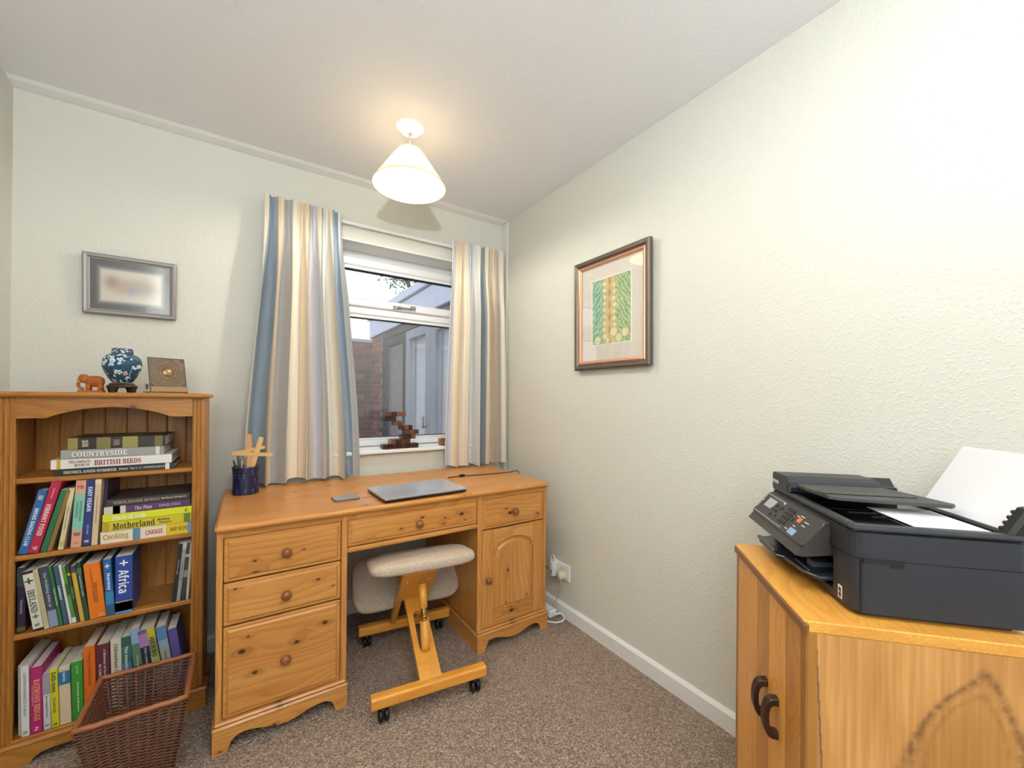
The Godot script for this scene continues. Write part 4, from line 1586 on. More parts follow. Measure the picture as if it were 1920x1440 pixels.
	for q in [[-.055, .012], [-.066, -.002], [-.055, -.002], [-.044, -.002], [-.055, -.016], [-.030, -.012], [-.030, .012]]:
		put("button", key, km, pn, cp * Transform3D(Basis(), Vector3(q[0], q[1], .003)))
	for rr in 4:
		for cc in 3:
			put("button", key, km, pn, cp * Transform3D(Basis(), Vector3(.002 + cc * .0135 + (.0 if rr < 3 else 0.0), .021 - rr * .0125, .003)))
	put("button", key, km, pn, cp * Transform3D(Basis(), Vector3(.046, .002, .003)))
	st = begin()
	box(st, Vector3(.064, .004, .003), Vector3(.080, .017, .0055), .0015, cp)
	obj("stop_button", st, mat(Color(.88, .42, .20), .4), pn)
	st = begin()
	box(st, Vector3(.066, -.030, .003), Vector3(.096, -.014, .0055), .0015, cp)
	obj("start_button", st, mat(Color(.55, .66, .80), .4), pn)
	st = begin()
	for q in [[.064, .020, .018], [.092, .012, .020], [.092, .002, .016], [.046, -.024, .014], [.066, -.009, .012], [.052, .016, .010], [-.150 + .005, .006, .008]]:
		box(st, Vector3(q[0], q[1], .0038), Vector3(q[0] + q[2], q[1] + .0022, .0045), 0, cp)
	obj("print", st, fine, pn)
	st = begin()
	box(st, Vector3(.0935, .9225, -.33), Vector3(.096, .934, -.20), .001)
	obj("label_strip", st, mat(Color(.22, .23, .25), .4), o)
	# output tray
	st = begin()
	prism(st, PackedVector2Array([Vector2(.095, .395), Vector2(.046, .385), Vector2(.040, .36), Vector2(.040, .25), Vector2(.052, .235), Vector2(.060, .15), Vector2(.075, .118), Vector2(.19, .110), Vector2(.19, .395)]), 0, .007, Transform3D(Basis(Vector3(1, .10, 0), Vector3(0, 0, -1), Vector3(-.10, 1, 0)), Vector3(0, .806, 0)), .002)
	obj("output_tray", st, mat(Color(.16, .18, .21), .25), o)
	for q in [[.042, .814, -.385, .052, .822, -.27], [.068, .815, -.22, .072, .822, -.15], [.085, .818, -.33, .125, .834, -.30], [.085, .818, -.20, .125, .834, -.17]]:
		obj("tray_stop", box_of(Vector3(q[0], q[1], q[2]), Vector3(q[3], q[4], q[5]), .0015), mat(Color(.30, .33, .38), .25), o)
	# sticker and maker's mark
	st = begin()
	box(st, Vector3(x0 - .0006, .797, -.086), Vector3(x0 + .002, .823, -.072))
	var lab := obj("sticker", st, mat(Color(.93, .93, .93), .5), o)
	st = begin()
	for q in [[.812, .819, .0035], [.8015, .8085, .004]]:
		box(st, Vector3(x0 - .0012, q[0], -.079 - q[2]), Vector3(x0, q[1], -.079 + q[2]), .001)
		box(st, Vector3(x0 - .0012, q[0] - .002, -.081), Vector3(x0, q[0] + .001, -.075), .0005)
	obj("symbol", st, mat(Color(.08, .08, .08), .5), lab)
	lettering("logo", "EPSON", .040, .009, fine, o, Transform3D(Basis(Vector3(0, 0, 1), Vector3(0, 1, 0), Vector3(-1, 0, 0)), Vector3(x0 - .0045, .974, -.392)), false, true)
	# rear feed: tan strip and guides
	st = begin()
	var lean := Transform3D(Basis(Vector3(0, 0, 1), Vector3(.50, .866, 0), Vector3(-.866, .50, 0)), Vector3(.352, .935, -.23))
	box(st, Vector3(-.02, -.01, -.012), Vector3(.150, .045, -.006), .002, lean)
	obj("tan_feed_strip", st, mat(Color(.78, .62, .48), .5), o)
	st = begin()
	box(st, Vector3(.160, -.005, -.008), Vector3(.188, .075, .020), .006, lean)
	for k in 4: box(st, Vector3(.154, .020 + k * .012, .004), Vector3(.164, .028 + k * .012, .018), .003, lean)
	obj("edge_guide", st, M.black, o)
	st = begin()
	box(st, Vector3(-.150, -.005, -.008), Vector3(-.125, .03, .014), .004, lean)
	obj("edge_guide", st, M.black, o)
	# paper: a stack in the rear feed, sheets lying in the lid
	var ps := thing("paper_stack", "stack of blank white paper standing in the rear feed of the printer", "paper", CAB, CAB_TURN)
	for k in 4:
		st = begin()
		box(st, Vector3(-.052 + k * .0006, .0, .0005 + k * .0012), Vector3(.156 + k * .0006, .185 - k * .0008, .0015 + k * .0012), 0, lean)
		obj("sheet", st, M.paper, ps)
	var sh := thing("paper_sheet", "single white sheet lying in the sunken printer lid under feeder tray", "paper", CAB, CAB_TURN)
	st = begin()
	box(st, Vector3(.215, .9535, -.22), Vector3(.336, .9545, -.070), 0, Transform3D())
	obj("sheet", st, M.paper, sh)

# ---------------------------------------------------------------- books
# called with: label, colour, left edge, width, height, lean in degrees, depth, shelf height, group, texts, bands, yaw
# a text is [words, colour, centre up the spine, share of its length, share of its width, serif]; a band is [colour, from, to]
func book(label: String, hex: String, xb: float, w: float, h: float, lean: float, depth: float, y: float, group: String, texts := [], bands := [], flat := false, zf := .388, yaw := 0.0, hard := false):
	var o := thing("book", label, "book", Vector3.ZERO, 0, group)
	var t := w * cos(deg_to_rad(lean))
	var x0 := 0.0
	if flat:
		t = w
		o.position = Vector3(xb, y, zf)
		o.rotation.z = PI / 2
	elif lean > 0:
		x0 = -t
		o.position = Vector3(xb + w, y + .0006, zf)
		o.rotation.z = -deg_to_rad(lean)
	else:
		o.position = Vector3(xb, y + .0006, zf)
		o.rotation.z = -deg_to_rad(lean)
	o.rotation.y = yaw
	t -= .0008
	var m := hexm(hex, .4)
	var bt := .0022 if hard else .0009
	var over := .0025 if hard else .0
	var st := begin()
	box(st, Vector3(x0, 0, -.0018), Vector3(x0 + t, h, 0), .0009)
	box(st, Vector3(x0, 0, -depth), Vector3(x0 + bt, h, -.001))
	box(st, Vector3(x0 + t - bt, 0, -depth), Vector3(x0 + t, h, -.001))
	obj("cover", st, m, o)
	obj("pages", box_of(Vector3(x0 + bt, over, -depth + over), Vector3(x0 + t - bt, h - over, -.0018)), hexm("d9d4c6", .9), o)
	for b in bands:
		st = begin()
		box(st, Vector3(x0 - .0002, h * b[1], -.004), Vector3(x0 + t + .0002, h * b[2], .0004))
		obj("spine_panel", st, hexm(b[0], .4), o)
	var turn := Basis(Vector3(0, 0, 1), -PI / 2)
	for q in texts:
		var tx: float = q[6] if q.size() > 6 else .5
		lettering("title", q[0], h * q[3], t * q[4], hexm(q[1], .5), o, Transform3D(turn, Vector3(x0 + t * tx, h * q[2], .0007)), q[5], true, .0005)

func books():
	var g1 := "books lying in a pile on the top shelf"
	var y := .9237
	book("thin black landscape-format diary lying at the bottom of the top shelf pile", "24282a", -1.702, .0225, .311, 0, .19, y, g1, [["SHORELANDS SUMMER", "d8d4c4", .72, .42, .42, true], ["Diary · by C. F. TUNNICLIFFE", "d8d4c4", .29, .40, .42, true]], [["dcdcd6", .045, .085]], true, .39, 0, true)
	book("thick white bird book with red serif lettering in the top shelf pile", "e6e4de", -1.710, .0325, .312, 0, .2, y + .0227, g1, [["THE COMPLETE", "7a2b2e", .78, .17, .26, true, .70], ["BOOK OF", "7a2b2e", .76, .12, .26, true, .34], ["BRITISH BIRDS", "8c1c28", .47, .39, .55, true]], [["c9a43a", .925, .955]], true, .388, 0, true)
	book("grey countryside book lying third in the top shelf pile", "9b9b98", -1.732, .031, .268, 0, .19, y + .0554, g1, [["COUNTRYSIDE", "ecece8", .64, .52, .55, true]], [["dadad8", .05, .09]], true, .386, 0, true)
	book("black and gold patterned book lying uppermost on the top shelf pile", "2a2820", -1.729, .040, .257, 0, .19, y + .0866, g1, [["TRACKS", "e0d8b0", .83, .06, .55, true, .5], ["& SIGNS", "c8a0a0", .52, .06, .5, true]], [["8d8448", .90, .995], ["7a7340", .58, .72], ["958b4a", .30, .46], ["6d673c", .03, .12]], true, .386, -.02, true)
	var g2 := "cookery books leaning on the second shelf"
	y = .6737
	book("blue bread baking book leaning hard at left end of second shelf", "2f66a3", -2.094, .0225, .209, 12.2, .19, y, g2, [["BREAD BAKING CLUB", "e6ecf2", .42, .58, .42, false], ["GOOD", "e6ecf2", .88, .07, .5, false]], [], false, .386, 0, true)
	book("crimson book titled Vibrant Food leaning against the blue one", "b01f45", -2.0715, .0255, .236, 12.8, .19, y, g2, [["VIBRANT FOOD", "f4e6e4", .46, .44, .46, false], ["Kimberley", "f4c6c4", .83, .14, .2, true], ["TP", "f4d6d4", .07, .05, .4, false]], [], false, .39, 0, true)
	book("plain dark green book leaning between crimson and ochre spines", "1f6a44", -2.0445, .0155, .205, 13.2, .17, y, g2)
	book("slim ochre brown book leaning beside the dark green one", "8b6a3a", -2.0285, .012, .203, 12.6, .18, y, g2)
	book("slim cream book leaning beside a dark gap on second shelf", "d8cba4", -2.0035, .0135, .205, 7.4, .18, y, g2, [["A simple cookery notebook", "8a7c58", .52, .5, .3, true]], [["b9ab80", .05, .14]])
	book("slim blue-black spine in the dark gap behind the cream one", "1b2030", -1.988, .0105, .222, 5.0, .17, y, g2, [], [], false, .360)  # blue-black slim spine filling the dark gap
	book("peach and mint book with red ornament on second shelf", "dda384", -1.9735, .026, .2295, 3.0, .19, y, g2, [["celebrations", "4f7d6c", .56, .24, .30, true, .35], ["new kitchen feasts", "4f7d6c", .54, .30, .26, false, .70], ["e", "9a3c34", .90, .05, .6, true], ["mm", "8a5a4c", .20, .05, .6, true], ["as", "b08068", .07, .03, .5, false]], [["86c3b0", .26, .80]], false, .388, 0, true)
	book("navy book titled Easy Vegan standing on second shelf", "26346e", -1.9465, .0225, .232, 2.7, .19, y, g2, [["EASY VEGAN", "e8ecf4", .70, .36, .5, false], ["SUE QUINN", "a8b4d8", .25, .14, .26, false], ["m", "e8ecf4", .075, .03, .5, false]], [], false, .388, 0, true)
	book("pale tan book at right end of the leaning cookery row", "d6bf9c", -1.9235, .016, .229, 2.4, .19, y, g2, [["The kitchen garden handbook", "9a7a54", .55, .6, .28, true]], [["e4d2b4", .93, .99]], false, .388, 0, true)
	book("tall dark purple book set back behind the tan one", "33243c", -1.9065, .012, .222, 1.5, .17, y, g2, [], [], false, .352)
	var g3 := "cookery books lying in a pile on the second shelf"
	book("cream paperback titled Cooking with globe lying lowest in second shelf pile", "e9e0c4", -1.648, .0425, .253, 0, .19, y, g3, [["Cooking", "b98a1e", .84, .26, .62, true], ["CHANGE", "b8483c", .435, .19, .40, false], ["MARY  RECIPES", "5a4a14", .15, .20, .32, false]], [["d9c02a", .06, .30], ["7c93a8", .005, .055], ["5f86a6", .585, .665]], true, .388)
	book("yellow book titled Motherland lying second in second shelf pile", "cfc02e", -1.650, .0325, .246, 0, .19, y + .0427, g3, [["Motherland", "2c2a14", .66, .46, .72, true], ["Melissa", "5c3a1c", .33, .14, .32, false, .70], ["Thompson", "5c3a1c", .31, .14, .28, false, .30]], [["5d7d34", .015, .09], ["b99428", .93, .995]], true, .39, 0, true)
	book("lime yellow book titled Pinch of Nom lying third in second shelf pile", "d9dc2e", -1.648, .0265, .248, 0, .19, y + .0754, g3, [["Pinch of Nom", "f6f6e8", .72, .36, .62, true], ["c", "3c4020", .07, .03, .5, true]], [], true, .388, 0, true)
	book("purple book with photograph on its spine in second shelf pile", "56345c", -1.655, .0265, .239, 0, .18, y + .1021, g3, [["The Plan", "d8c8dc", .56, .2, .5, true], ["SOPHIE STEELE", "b8a4c0", .25, .26, .36, false]], [["cfcac2", .76, .995], ["7c4f3a", .82, .9]], true, .385)
	book("charcoal book titled Wholesome Bowls lying uppermost in second shelf pile", "3b3634", -1.654, .0245, .232, 0, .20, y + .1288, g3, [["WHOLESOME BOWLS", "a89c90", .66, .54, .42, true], ["Melissa Delport", "cfc8be", .21, .32, .36, true]], [], true, .383, 0, true)
	var g4 := "travel guides on the third shelf"
	y = .4167
	book("dark purple guide at left end of third shelf", "2a2036", -2.0955, .0185, .213, -.5, .13, y, g4, [["Tuscany", "b0a8bc", .40, .3, .4, true]], [["5a5630", .02, .09], ["3a4a44", .72, .98]], false, .376)
	book("white guide titled Ireland with clover emblem on third shelf", "d9d6c6", -2.0565, .0245, .2015, -7.6, .13, y, g4, [["IRELAND", "3a3c3c", .50, .38, .62, true], ["+", "2e4a44", .84, .10, .8, false], ["+", "3c5a54", .24, .07, .6, false], ["14", "4a4a48", .10, .05, .5, false]], [["20241f", .0, .035], ["20241f", .96, 1.0]])
	book("cream spiral-bound guide beside the white Ireland guide", "cdc29a", -2.0315, .0125, .2025, -8.2, .13, y, g4, [["||||||||||||||||||||||||||||", "8f8458", .5, .96, .7, false]])
	book("slate blue walking guide with silver foot on third shelf", "3c4658", -2.0180, .0205, .209, -7.7, .13, y, g4, [["The Walking Atlas", "b9c0c8", .66, .5, .45, true], ["iv", "b9c0c8", .36, .05, .4, true]], [["8b98ab", .01, .28]])
	book("bottle green guide next to slate walking guide", "2b6a3c", -1.9965, .0095, .207, -8.2, .13, y, g4, [["Yorkshire Dales Way", "c8d8c0", .5, .6, .5, false]])
	book("blue grey guide with white title on third shelf", "43566e", -1.9860, .0115, .207, -7.8, .13, y, g4, [["Lakeland", "dfe4ea", .55, .30, .55, false]])
	book("thin white booklet between blue grey and green guides", "d4d6d2", -1.9735, .0075, .208, -7.9, .13, y, g4)
	book("bright green slim guide near middle of third shelf", "4d8f36", -1.9655, .0095, .200, -8.4, .13, y, g4, [], [["dcdcd4", .01, .10], ["2f5a2c", .5, .7]])
	book("dark patchwork map guide near middle of third shelf", "44423a", -1.9555, .0075, .209, -8.2, .12, y, g4, [], [["b8a838", .80, .84], ["5a6a4a", .4, .6]])
	book("slim yellow spined guide near middle of third shelf", "c2a53e", -1.9475, .0115, .197, -7.7, .13, y, g4, [], [["4a4458", .88, 1.0]])
	book("dark teal guide leaning against thick orange book", "27453c", -1.9355, .0115, .207, -7.1, .13, y, g4, [["Snowdonia walks", "b8ccb8", .60, .55, .45, false]], [["55785a", .80, .9]])
	book("thick orange guide titled New Zealand on third shelf", "e0761a", -1.9235, .0415, .1945, -5.6, .13, y, g4, [["NEW ZEALAND", "8c5018", .47, .36, .30, true, .52], ["rough guide to", "b05a14", .78, .28, .16, false, .4], ["O", "f0b070", .05, .05, .25, false, .7]], [], false, .389)
	book("blue guide titled Norway between orange and Africa guides", "2462a0", -1.8815, .0215, .2015, -3.6, .13, y, g4, [["Norway", "e8eef4", .60, .30, .55, false], ["+", "e8eef4", .88, .09, .6, false]], [["3a86b8", .20, .42], ["2c5a80", .02, .18]])
	book("thick blue guide titled Africa with portrait on its spine", "27479a", -1.8590, .0455, .2055, -.6, .135, y, g4, [["Africa", "f0f4fa", .56, .40, .62, false], ["+", "f0f4fa", .88, .10, .5, false]], [["5f8fc0", .005, .20], ["c4a45c", .14, .215], ["5a3a2c", .045, .15]], false, .392, .0)
	book("black slim book leaning right at right end of third shelf", "25252a", -1.7080, .0135, .2165, 5.6, .16, y, g4, [["Ordnance maps", "b8b8bc", .6, .6, .4, false]], [], false, .384)
	book("pale grey slim book leaning at right end of third shelf", "9c9a94", -1.6930, .0125, .219, 5.0, .16, y, g4, [["Collected walks", "5c5a58", .5, .6, .4, false]], [["c4c2bc", .9, 1.0]])
	book("dark striped slim book leaning at right end of third shelf", "3b3c40", -1.6790, .0125, .218, 4.2, .16, y, g4, [], [["8c8c8c", .40, .52], ["a8a8a4", .75, .80]])
	book("thin off-white booklet leaning against right side of third shelf", "b4ada0", -1.6650, .0095, .215, 3.2, .16, y, g4)
	var g5 := "books standing on the bottom shelf"
	y = .0802
	book("grey white thin book at left end of bottom shelf", "b9b9b8", -2.0905, .010, .229, -.6, .18, y, g5, [], [], false, .376)
	book("white book with grey title second on bottom shelf", "dcdad4", -2.0790, .0185, .2295, -.9, .18, y, g5, [["LONDON MARKETS & More", "8c8c8c", .60, .62, .34, true], ["n", "6c6c6c", .06, .03, .5, false]], [], false, .391)
	book("magenta book with orange lettering on bottom shelf", "ac2068", -2.0590, .0275, .2195, -.8, .17, y, g5, [["RAYMOND BRIGGS", "e8a45c", .50, .62, .50, true, .56], ["Time For Lights Out", "e08cac", .58, .36, .18, false, .18], ["~", "f4a0c8", .07, .06, .4, true]], [], false, .39, 0, true)
	book("white paperback with grey upper half on bottom shelf", "d2d0cc", -2.0305, .0170, .184, -1.4, .14, y, g5, [["the magnificent", "707070", .42, .4, .4, false], ["S", "404040", .08, .07, .5, false]], [["9a9aa2", .64, 1.0]])
	book("yellow book with bold black title on bottom shelf", "cfc92a", -2.0125, .0190, .198, -1.9, .14, y, g5, [["DAD-isms", "2c2c1c", .77, .34, .62, false], ["The best bits", "6c6a20", .38, .26, .4, false], ["1", "3c3c1c", .06, .05, .5, false]])
	book("cream paperback with blue label on bottom shelf", "d8c4a0", -1.9925, .0275, .194, -1.9, .14, y, g5, [["Selected tales", "dfe8f0", .83, .16, .25, true]], [["2f6c9c", .70, .93]])
	book("bright green book with small white title on bottom shelf", "38872e", -1.9640, .0285, .2035, -1.5, .13, y, g5, [["Gardening in small spaces", "d4e8c8", .40, .5, .20, false, .55], ["green", "8cc478", .86, .14, .24, false]])
	book("orange book rising behind the basket on bottom shelf", "d2661c", -1.9340, .0300, .2455, -1.5, .15, y, g5, [["Simply Good Food", "8c4414", .68, .46, .36, true]], [], false, .389, 0, true)
	book("maroon history book behind the waste basket", "5c2430", -1.9025, .0350, .2420, -1.6, .16, y, g5, [["A History of New Zealand", "dccccc", .62, .60, .22, true, .62], ["in Colour", "dccccc", .60, .26, .18, true, .30]], [], false, .388, 0, true)
	book("ivory book titled Abundant Garden behind the waste basket", "cfc9b0", -1.8660, .0285, .2500, -1.5, .16, y, g5, [["(Abundant Garden", "4c4c44", .62, .60, .42, true]], [], false, .388, 0, true)
	book("teal and blue gardening book behind the waste basket", "3d6c66", -1.8360, .0265, .2480, -1.9, .15, y, g5, [["The mountain blooms", "d0dce0", .55, .62, .36, false]], [["52719c", .25, .62], ["2f5c4c", .86, 1.0]])
	book("mossy green and grey book right of middle on bottom shelf", "5d7c68", -1.8000, .0265, .2690, -4.7, .14, y, g5, [["Wild gardens", "b8c8b8", .5, .5, .3, true]], [["8aa4c0", .80, 1.0], ["3c4c44", .3, .5]])
	book("dark floral book with pink flower on bottom shelf", "2d2c3c", -1.7715, .0280, .2575, -6.6, .14, y, g5, [["The complete rose", "b8b4c4", .50, .56, .34, true]], [["a87cb0", .76, .95], ["6c5c84", .95, 1.0]])
	book("yellow green lettered book at right of bottom shelf", "8c9458", -1.7415, .0235, .2620, -8.0, .13, y, g5, [["HERBS", "4c4c20", .72, .3, .55, false]], [["c0b83c", .84, 1.0], ["a8b078", .4, .6]])
	book("sky blue and stone grey book near right end of bottom shelf", "a9aca0", -1.7140, .0280, .2560, -8.3, .13, y, g5, [["coast paths", "5c6870", .5, .4, .3, true]], [["5d87b4", .80, 1.0], ["8fa8bc", .68, .80]])
	book("plain violet book at right end of bottom shelf", "5d5490", -1.6840, .0270, .2400, -8.0, .13, y, g5)

# ---------------------------------------------------------------- ornaments on the bookcase
func bookcase_ornaments():
	var ty := 1.2077
	# dark stand
	var sd := thing("jar_stand", "small dark carved wooden stand under the ginger jar", "stand", Vector3(-1.868, ty, .285))
	var st := begin(true)
	lathe(st, [Vector2(0, .018), Vector2(.036, .018), Vector2(.043, .020), Vector2(.0435, .025), Vector2(.037, .029), Vector2(.035, .034), Vector2(.033, .036), Vector2(0, .036)], 30)
	obj("top", st, M.dark_wood, sd)
	for k in 4:
		var a := TAU * k / 4.0 + .5
		st = begin()
		prism(st, PackedVector2Array([Vector2(-.016, .020), Vector2(-.010, .010), Vector2(-.009, .001), Vector2(.003, 0), Vector2(.009, .004), Vector2(.008, .012), Vector2(.016, .020)]), -.006, .006, Transform3D(Basis(Vector3.UP, -a) * Basis(Vector3.UP, -PI / 2), Vector3(cos(a), 0, sin(a)) * .036), .001)
		obj("foot", st, M.dark_wood, sd)
	# jar
	var jr := thing("ginger_jar", "rounded blue ginger jar with white blossom pattern on dark stand", "jar", Vector3(-1.868, ty + .0365, .285))
	var im := Image.create(512, 256, false, Image.FORMAT_RGB8)
	var nz := noise(41, 1.0, 2)
	for j in 256:
		for i in 512:
			var k := nz.get_noise_2d(i * .06, j * .06) * .5 + .5
			im.set_pixel(i, j, Color(.10, .24, .33).lerp(Color(.17, .36, .45), k))
	var r := RandomNumberGenerator.new()
	r.seed = 12
	for f in 95:
		var cx := r.randi_range(0, 511)
		var cy := r.randi_range(14, 246)
		var sz := r.randf_range(5, 10)
		var col := Color(.84, .88, .90) if r.randf() < .75 else Color(.80, .66, .68)
		for p in 5:
			var a := TAU * p / 5.0 + r.randf()
			blob(im, cx + cos(a) * sz * .8, cy + sin(a) * sz * .8, sz * .55, col, 512, 256)
		blob(im, cx, cy, sz * .35, Color(.55, .64, .70), 512, 256)
	for b in 26:
		var x := r.randf() * 512
		var yb := r.randf() * 256
		var a := r.randf() * TAU
		for s in 26:
			x += cos(a) * 2.2
			yb += sin(a) * 2.2
			a += r.randf_range(-.35, .35)
			blob(im, x, yb, 1.7, Color(.70, .78, .82), 512, 256)
	var jm := mat(Color.WHITE, .12)
	jm.albedo_texture = ImageTexture.create_from_image(im)
	st = begin(true)
	lathe(st, [Vector2(0, .002), Vector2(.026, .001), Vector2(.030, .004), Vector2(.040, .020), Vector2(.050, .040), Vector2(.0555, .058), Vector2(.0565, .074), Vector2(.053, .090), Vector2(.045, .101), Vector2(.036, .107), Vector2(.031, .1105)], 48)
	obj("belly", st, jm, jr)
	st = begin(true)
	lathe(st, [Vector2(.031, .1095), Vector2(.0305, .118), Vector2(.0295, .127), Vector2(.028, .129), Vector2(.026, .127), Vector2(.027, .112), Vector2(.0, .090)], 40)
	obj("neck", st, jm, jr)
	# carved elephant
	var cw := mat(Color(.70, .38, .14), .5)
	var el := thing("elephant_figurine", "small carved orange wooden elephant ornament at left on bookcase top", "figurine", Vector3(-1.950, ty, .285))
	st = begin()
	box(st, Vector3(-.033, 0, -.018), Vector3(.034, .008, .018), .002)
	obj("base", st, cw, el)
	st = begin(true)
	cushion(st, Vector3(.026, .021, .017), .8, .8, Transform3D(Basis(), Vector3(.009, .040, 0)), 24, 14)
	obj("body", st, cw, el)
	for q in [[-.006, .009], [-.006, -.009], [.025, .009], [.025, -.009]]:
		st = begin(true)
		tube(st, [Vector3(q[0], .007, q[1]), Vector3(q[0] - .001, .03, q[1] * .9)], .0065, 10)
		obj("leg", st, cw, el)
	st = begin(true)
	cushion(st, Vector3(.014, .016, .012), .85, .85, Transform3D(Basis(), Vector3(-.020, .050, 0)), 18, 12)
	tube(st, [Vector3(-.030, .050, 0), Vector3(-.034, .038, 0), Vector3(-.034, .025, .001), Vector3(-.028, .014, .002), Vector3(-.020, .012, .003)], .0048, 9)
	obj("head", st, cw, el)
	st = begin(true)
	for s in [-1, 1]: cushion(st, Vector3(.009, .013, .002), .9, .9, frame_at(Vector3(-.013, .049, s * .0125), Vector3(0, s * 25, 0)), 14, 8)
	obj("ear", st, cw, el)
	st = begin(true)
	for s in [-1, 1]: tube(st, [Vector3(-.028, .041, s * .006), Vector3(-.037, .037, s * .008)], .0018, 6)
	obj("tusk", st, mat(Color(.88, .82, .68), .4), el)
	# pierced carving on its flank
	st = begin(true)
	for a in 7:
		for b in 5:
			var px := -.009 + a * .006 + (.003 if b % 2 else 0.0)
			var py := .028 + b * .006
			var e := 1.0 - pow((px - .009) / .026, 2) - pow((py - .040) / .021, 2)
			if e > .12:
				for s in [-1, 1]: cushion(st, Vector3(.0018, .0018, .001), 1, 1, Transform3D(Basis(), Vector3(px, py, s * (.017 * pow(e, .42) + .0002))), 8, 6)
	stuff(obj("lattice_holes", st, mat(Color(.25, .11, .04), .8), el))
	# embossed metal plaque on its stand
	var pq := thing("metal_plaque", "square pewter plaque with embossed medallion propped at right on bookcase top", "plaque", Vector3(-1.735, ty, .285), .42)
	var pewter := mat(Color(.42, .38, .34), .36, .75)
	var bronze := mat(Color(.58, .48, .36), .35, .8)
	var tl := Transform3D(Basis.from_euler(Vector3(-.27, 0, 0)), Vector3(0, .002, .012))
	st = begin()
	box(st, Vector3(-.058, 0, -.003), Vector3(.058, .142, .001), .001, tl)
	for q in [[-.058, .058, .139, .142], [-.058, -.055, 0, .142], [.055, .058, 0, .142]]: box(st, Vector3(q[0], q[2], 0), Vector3(q[1], q[3], .003), .001, tl)
	obj("plate", st, pewter, pq)
	st = begin()
	box(st, Vector3(-.058, 0, .0005), Vector3(.058, .024, .006), .002, tl)
	obj("ledge", st, bronze, pq)
	var face_xf := tl * Transform3D(Basis(Vector3(1, 0, 0), Vector3(0, 0, 1), Vector3(0, -1, 0)), Vector3(0, .083, .001))
	st = begin(true)
	for rr in [.053, .046, .033, .025]:
		var ring := []
		for i in 40: ring.append(face_xf * Vector3(cos(TAU * i / 40.0) * rr, .001, sin(TAU * i / 40.0) * rr))
		tube(st, ring, .0014, 5, true)
	lathe(st, [Vector2(.018, 0), Vector2(.015, .003), Vector2(.006, .0045), Vector2(0, .005)], 20, face_xf)
	obj("medallion", st, bronze, pq)
	st = begin(true)
	for i in 32: cushion(st, Vector3(.0022, .0016, .0022), 1, 1, face_xf * Transform3D(Basis(), Vector3(cos(TAU * i / 32.0) * .0395, .001, sin(TAU * i / 32.0) * .0395)), 8, 6)
	for i in 22: tube(st, [face_xf * Vector3(cos(TAU * i / 22.0) * .020, .002, sin(TAU * i / 22.0) * .020), face_xf * Vector3(cos(TAU * i / 22.0) * .031, .001, sin(TAU * i / 22.0) * .031)], .0010, 4)
	stuff(obj("beading", st, mat(Color(.72, .62, .48), .3, .8), pq))
	st = begin(true)
	for sx in [-1, 1]:
		for sy in [-1, 1]:
			for i in 4:
				var a := PI / 4 * i / 1.5 - .4
				cushion(st, Vector3(.006, .002, .003), 1, 1, tl * frame_at(Vector3(sx * (.045 + .006 * cos(a)), .083 + sy * (.047 + .005 * sin(a)), .001), Vector3(90, 0, 40 * i)), 8, 5)
	obj("scrollwork", st, bronze, pq)
	st = begin(true)
	var curl := []
	for i in 20:
		var a := i * .42
		curl.append(Vector3(-.064, .022 + sin(a) * (.013 - i * .0004), -.002 + cos(a) * (.013 - i * .0004)))
	tube(st, curl, .0018, 5)
	tube(st, [Vector3(-.063, .001, .012), Vector3(-.063, .004, -.05), Vector3(.06, .004, -.05), Vector3(.06, .001, .012)], .0018, 5)
	obj("stand", st, pewter, pq)

func blob(im: Image, cx: float, cy: float, rr: float, c: Color, w: int, h: int):
	for dy in range(-int(rr) - 1, int(rr) + 2):
		for dx in range(-int(rr) - 1, int(rr) + 2):
			if dx * dx + dy * dy <= rr * rr:
				var y := int(cy) + dy
				if y >= 0 and y < h:
					im.set_pixel(posmod(int(cx) + dx, w), y, c)

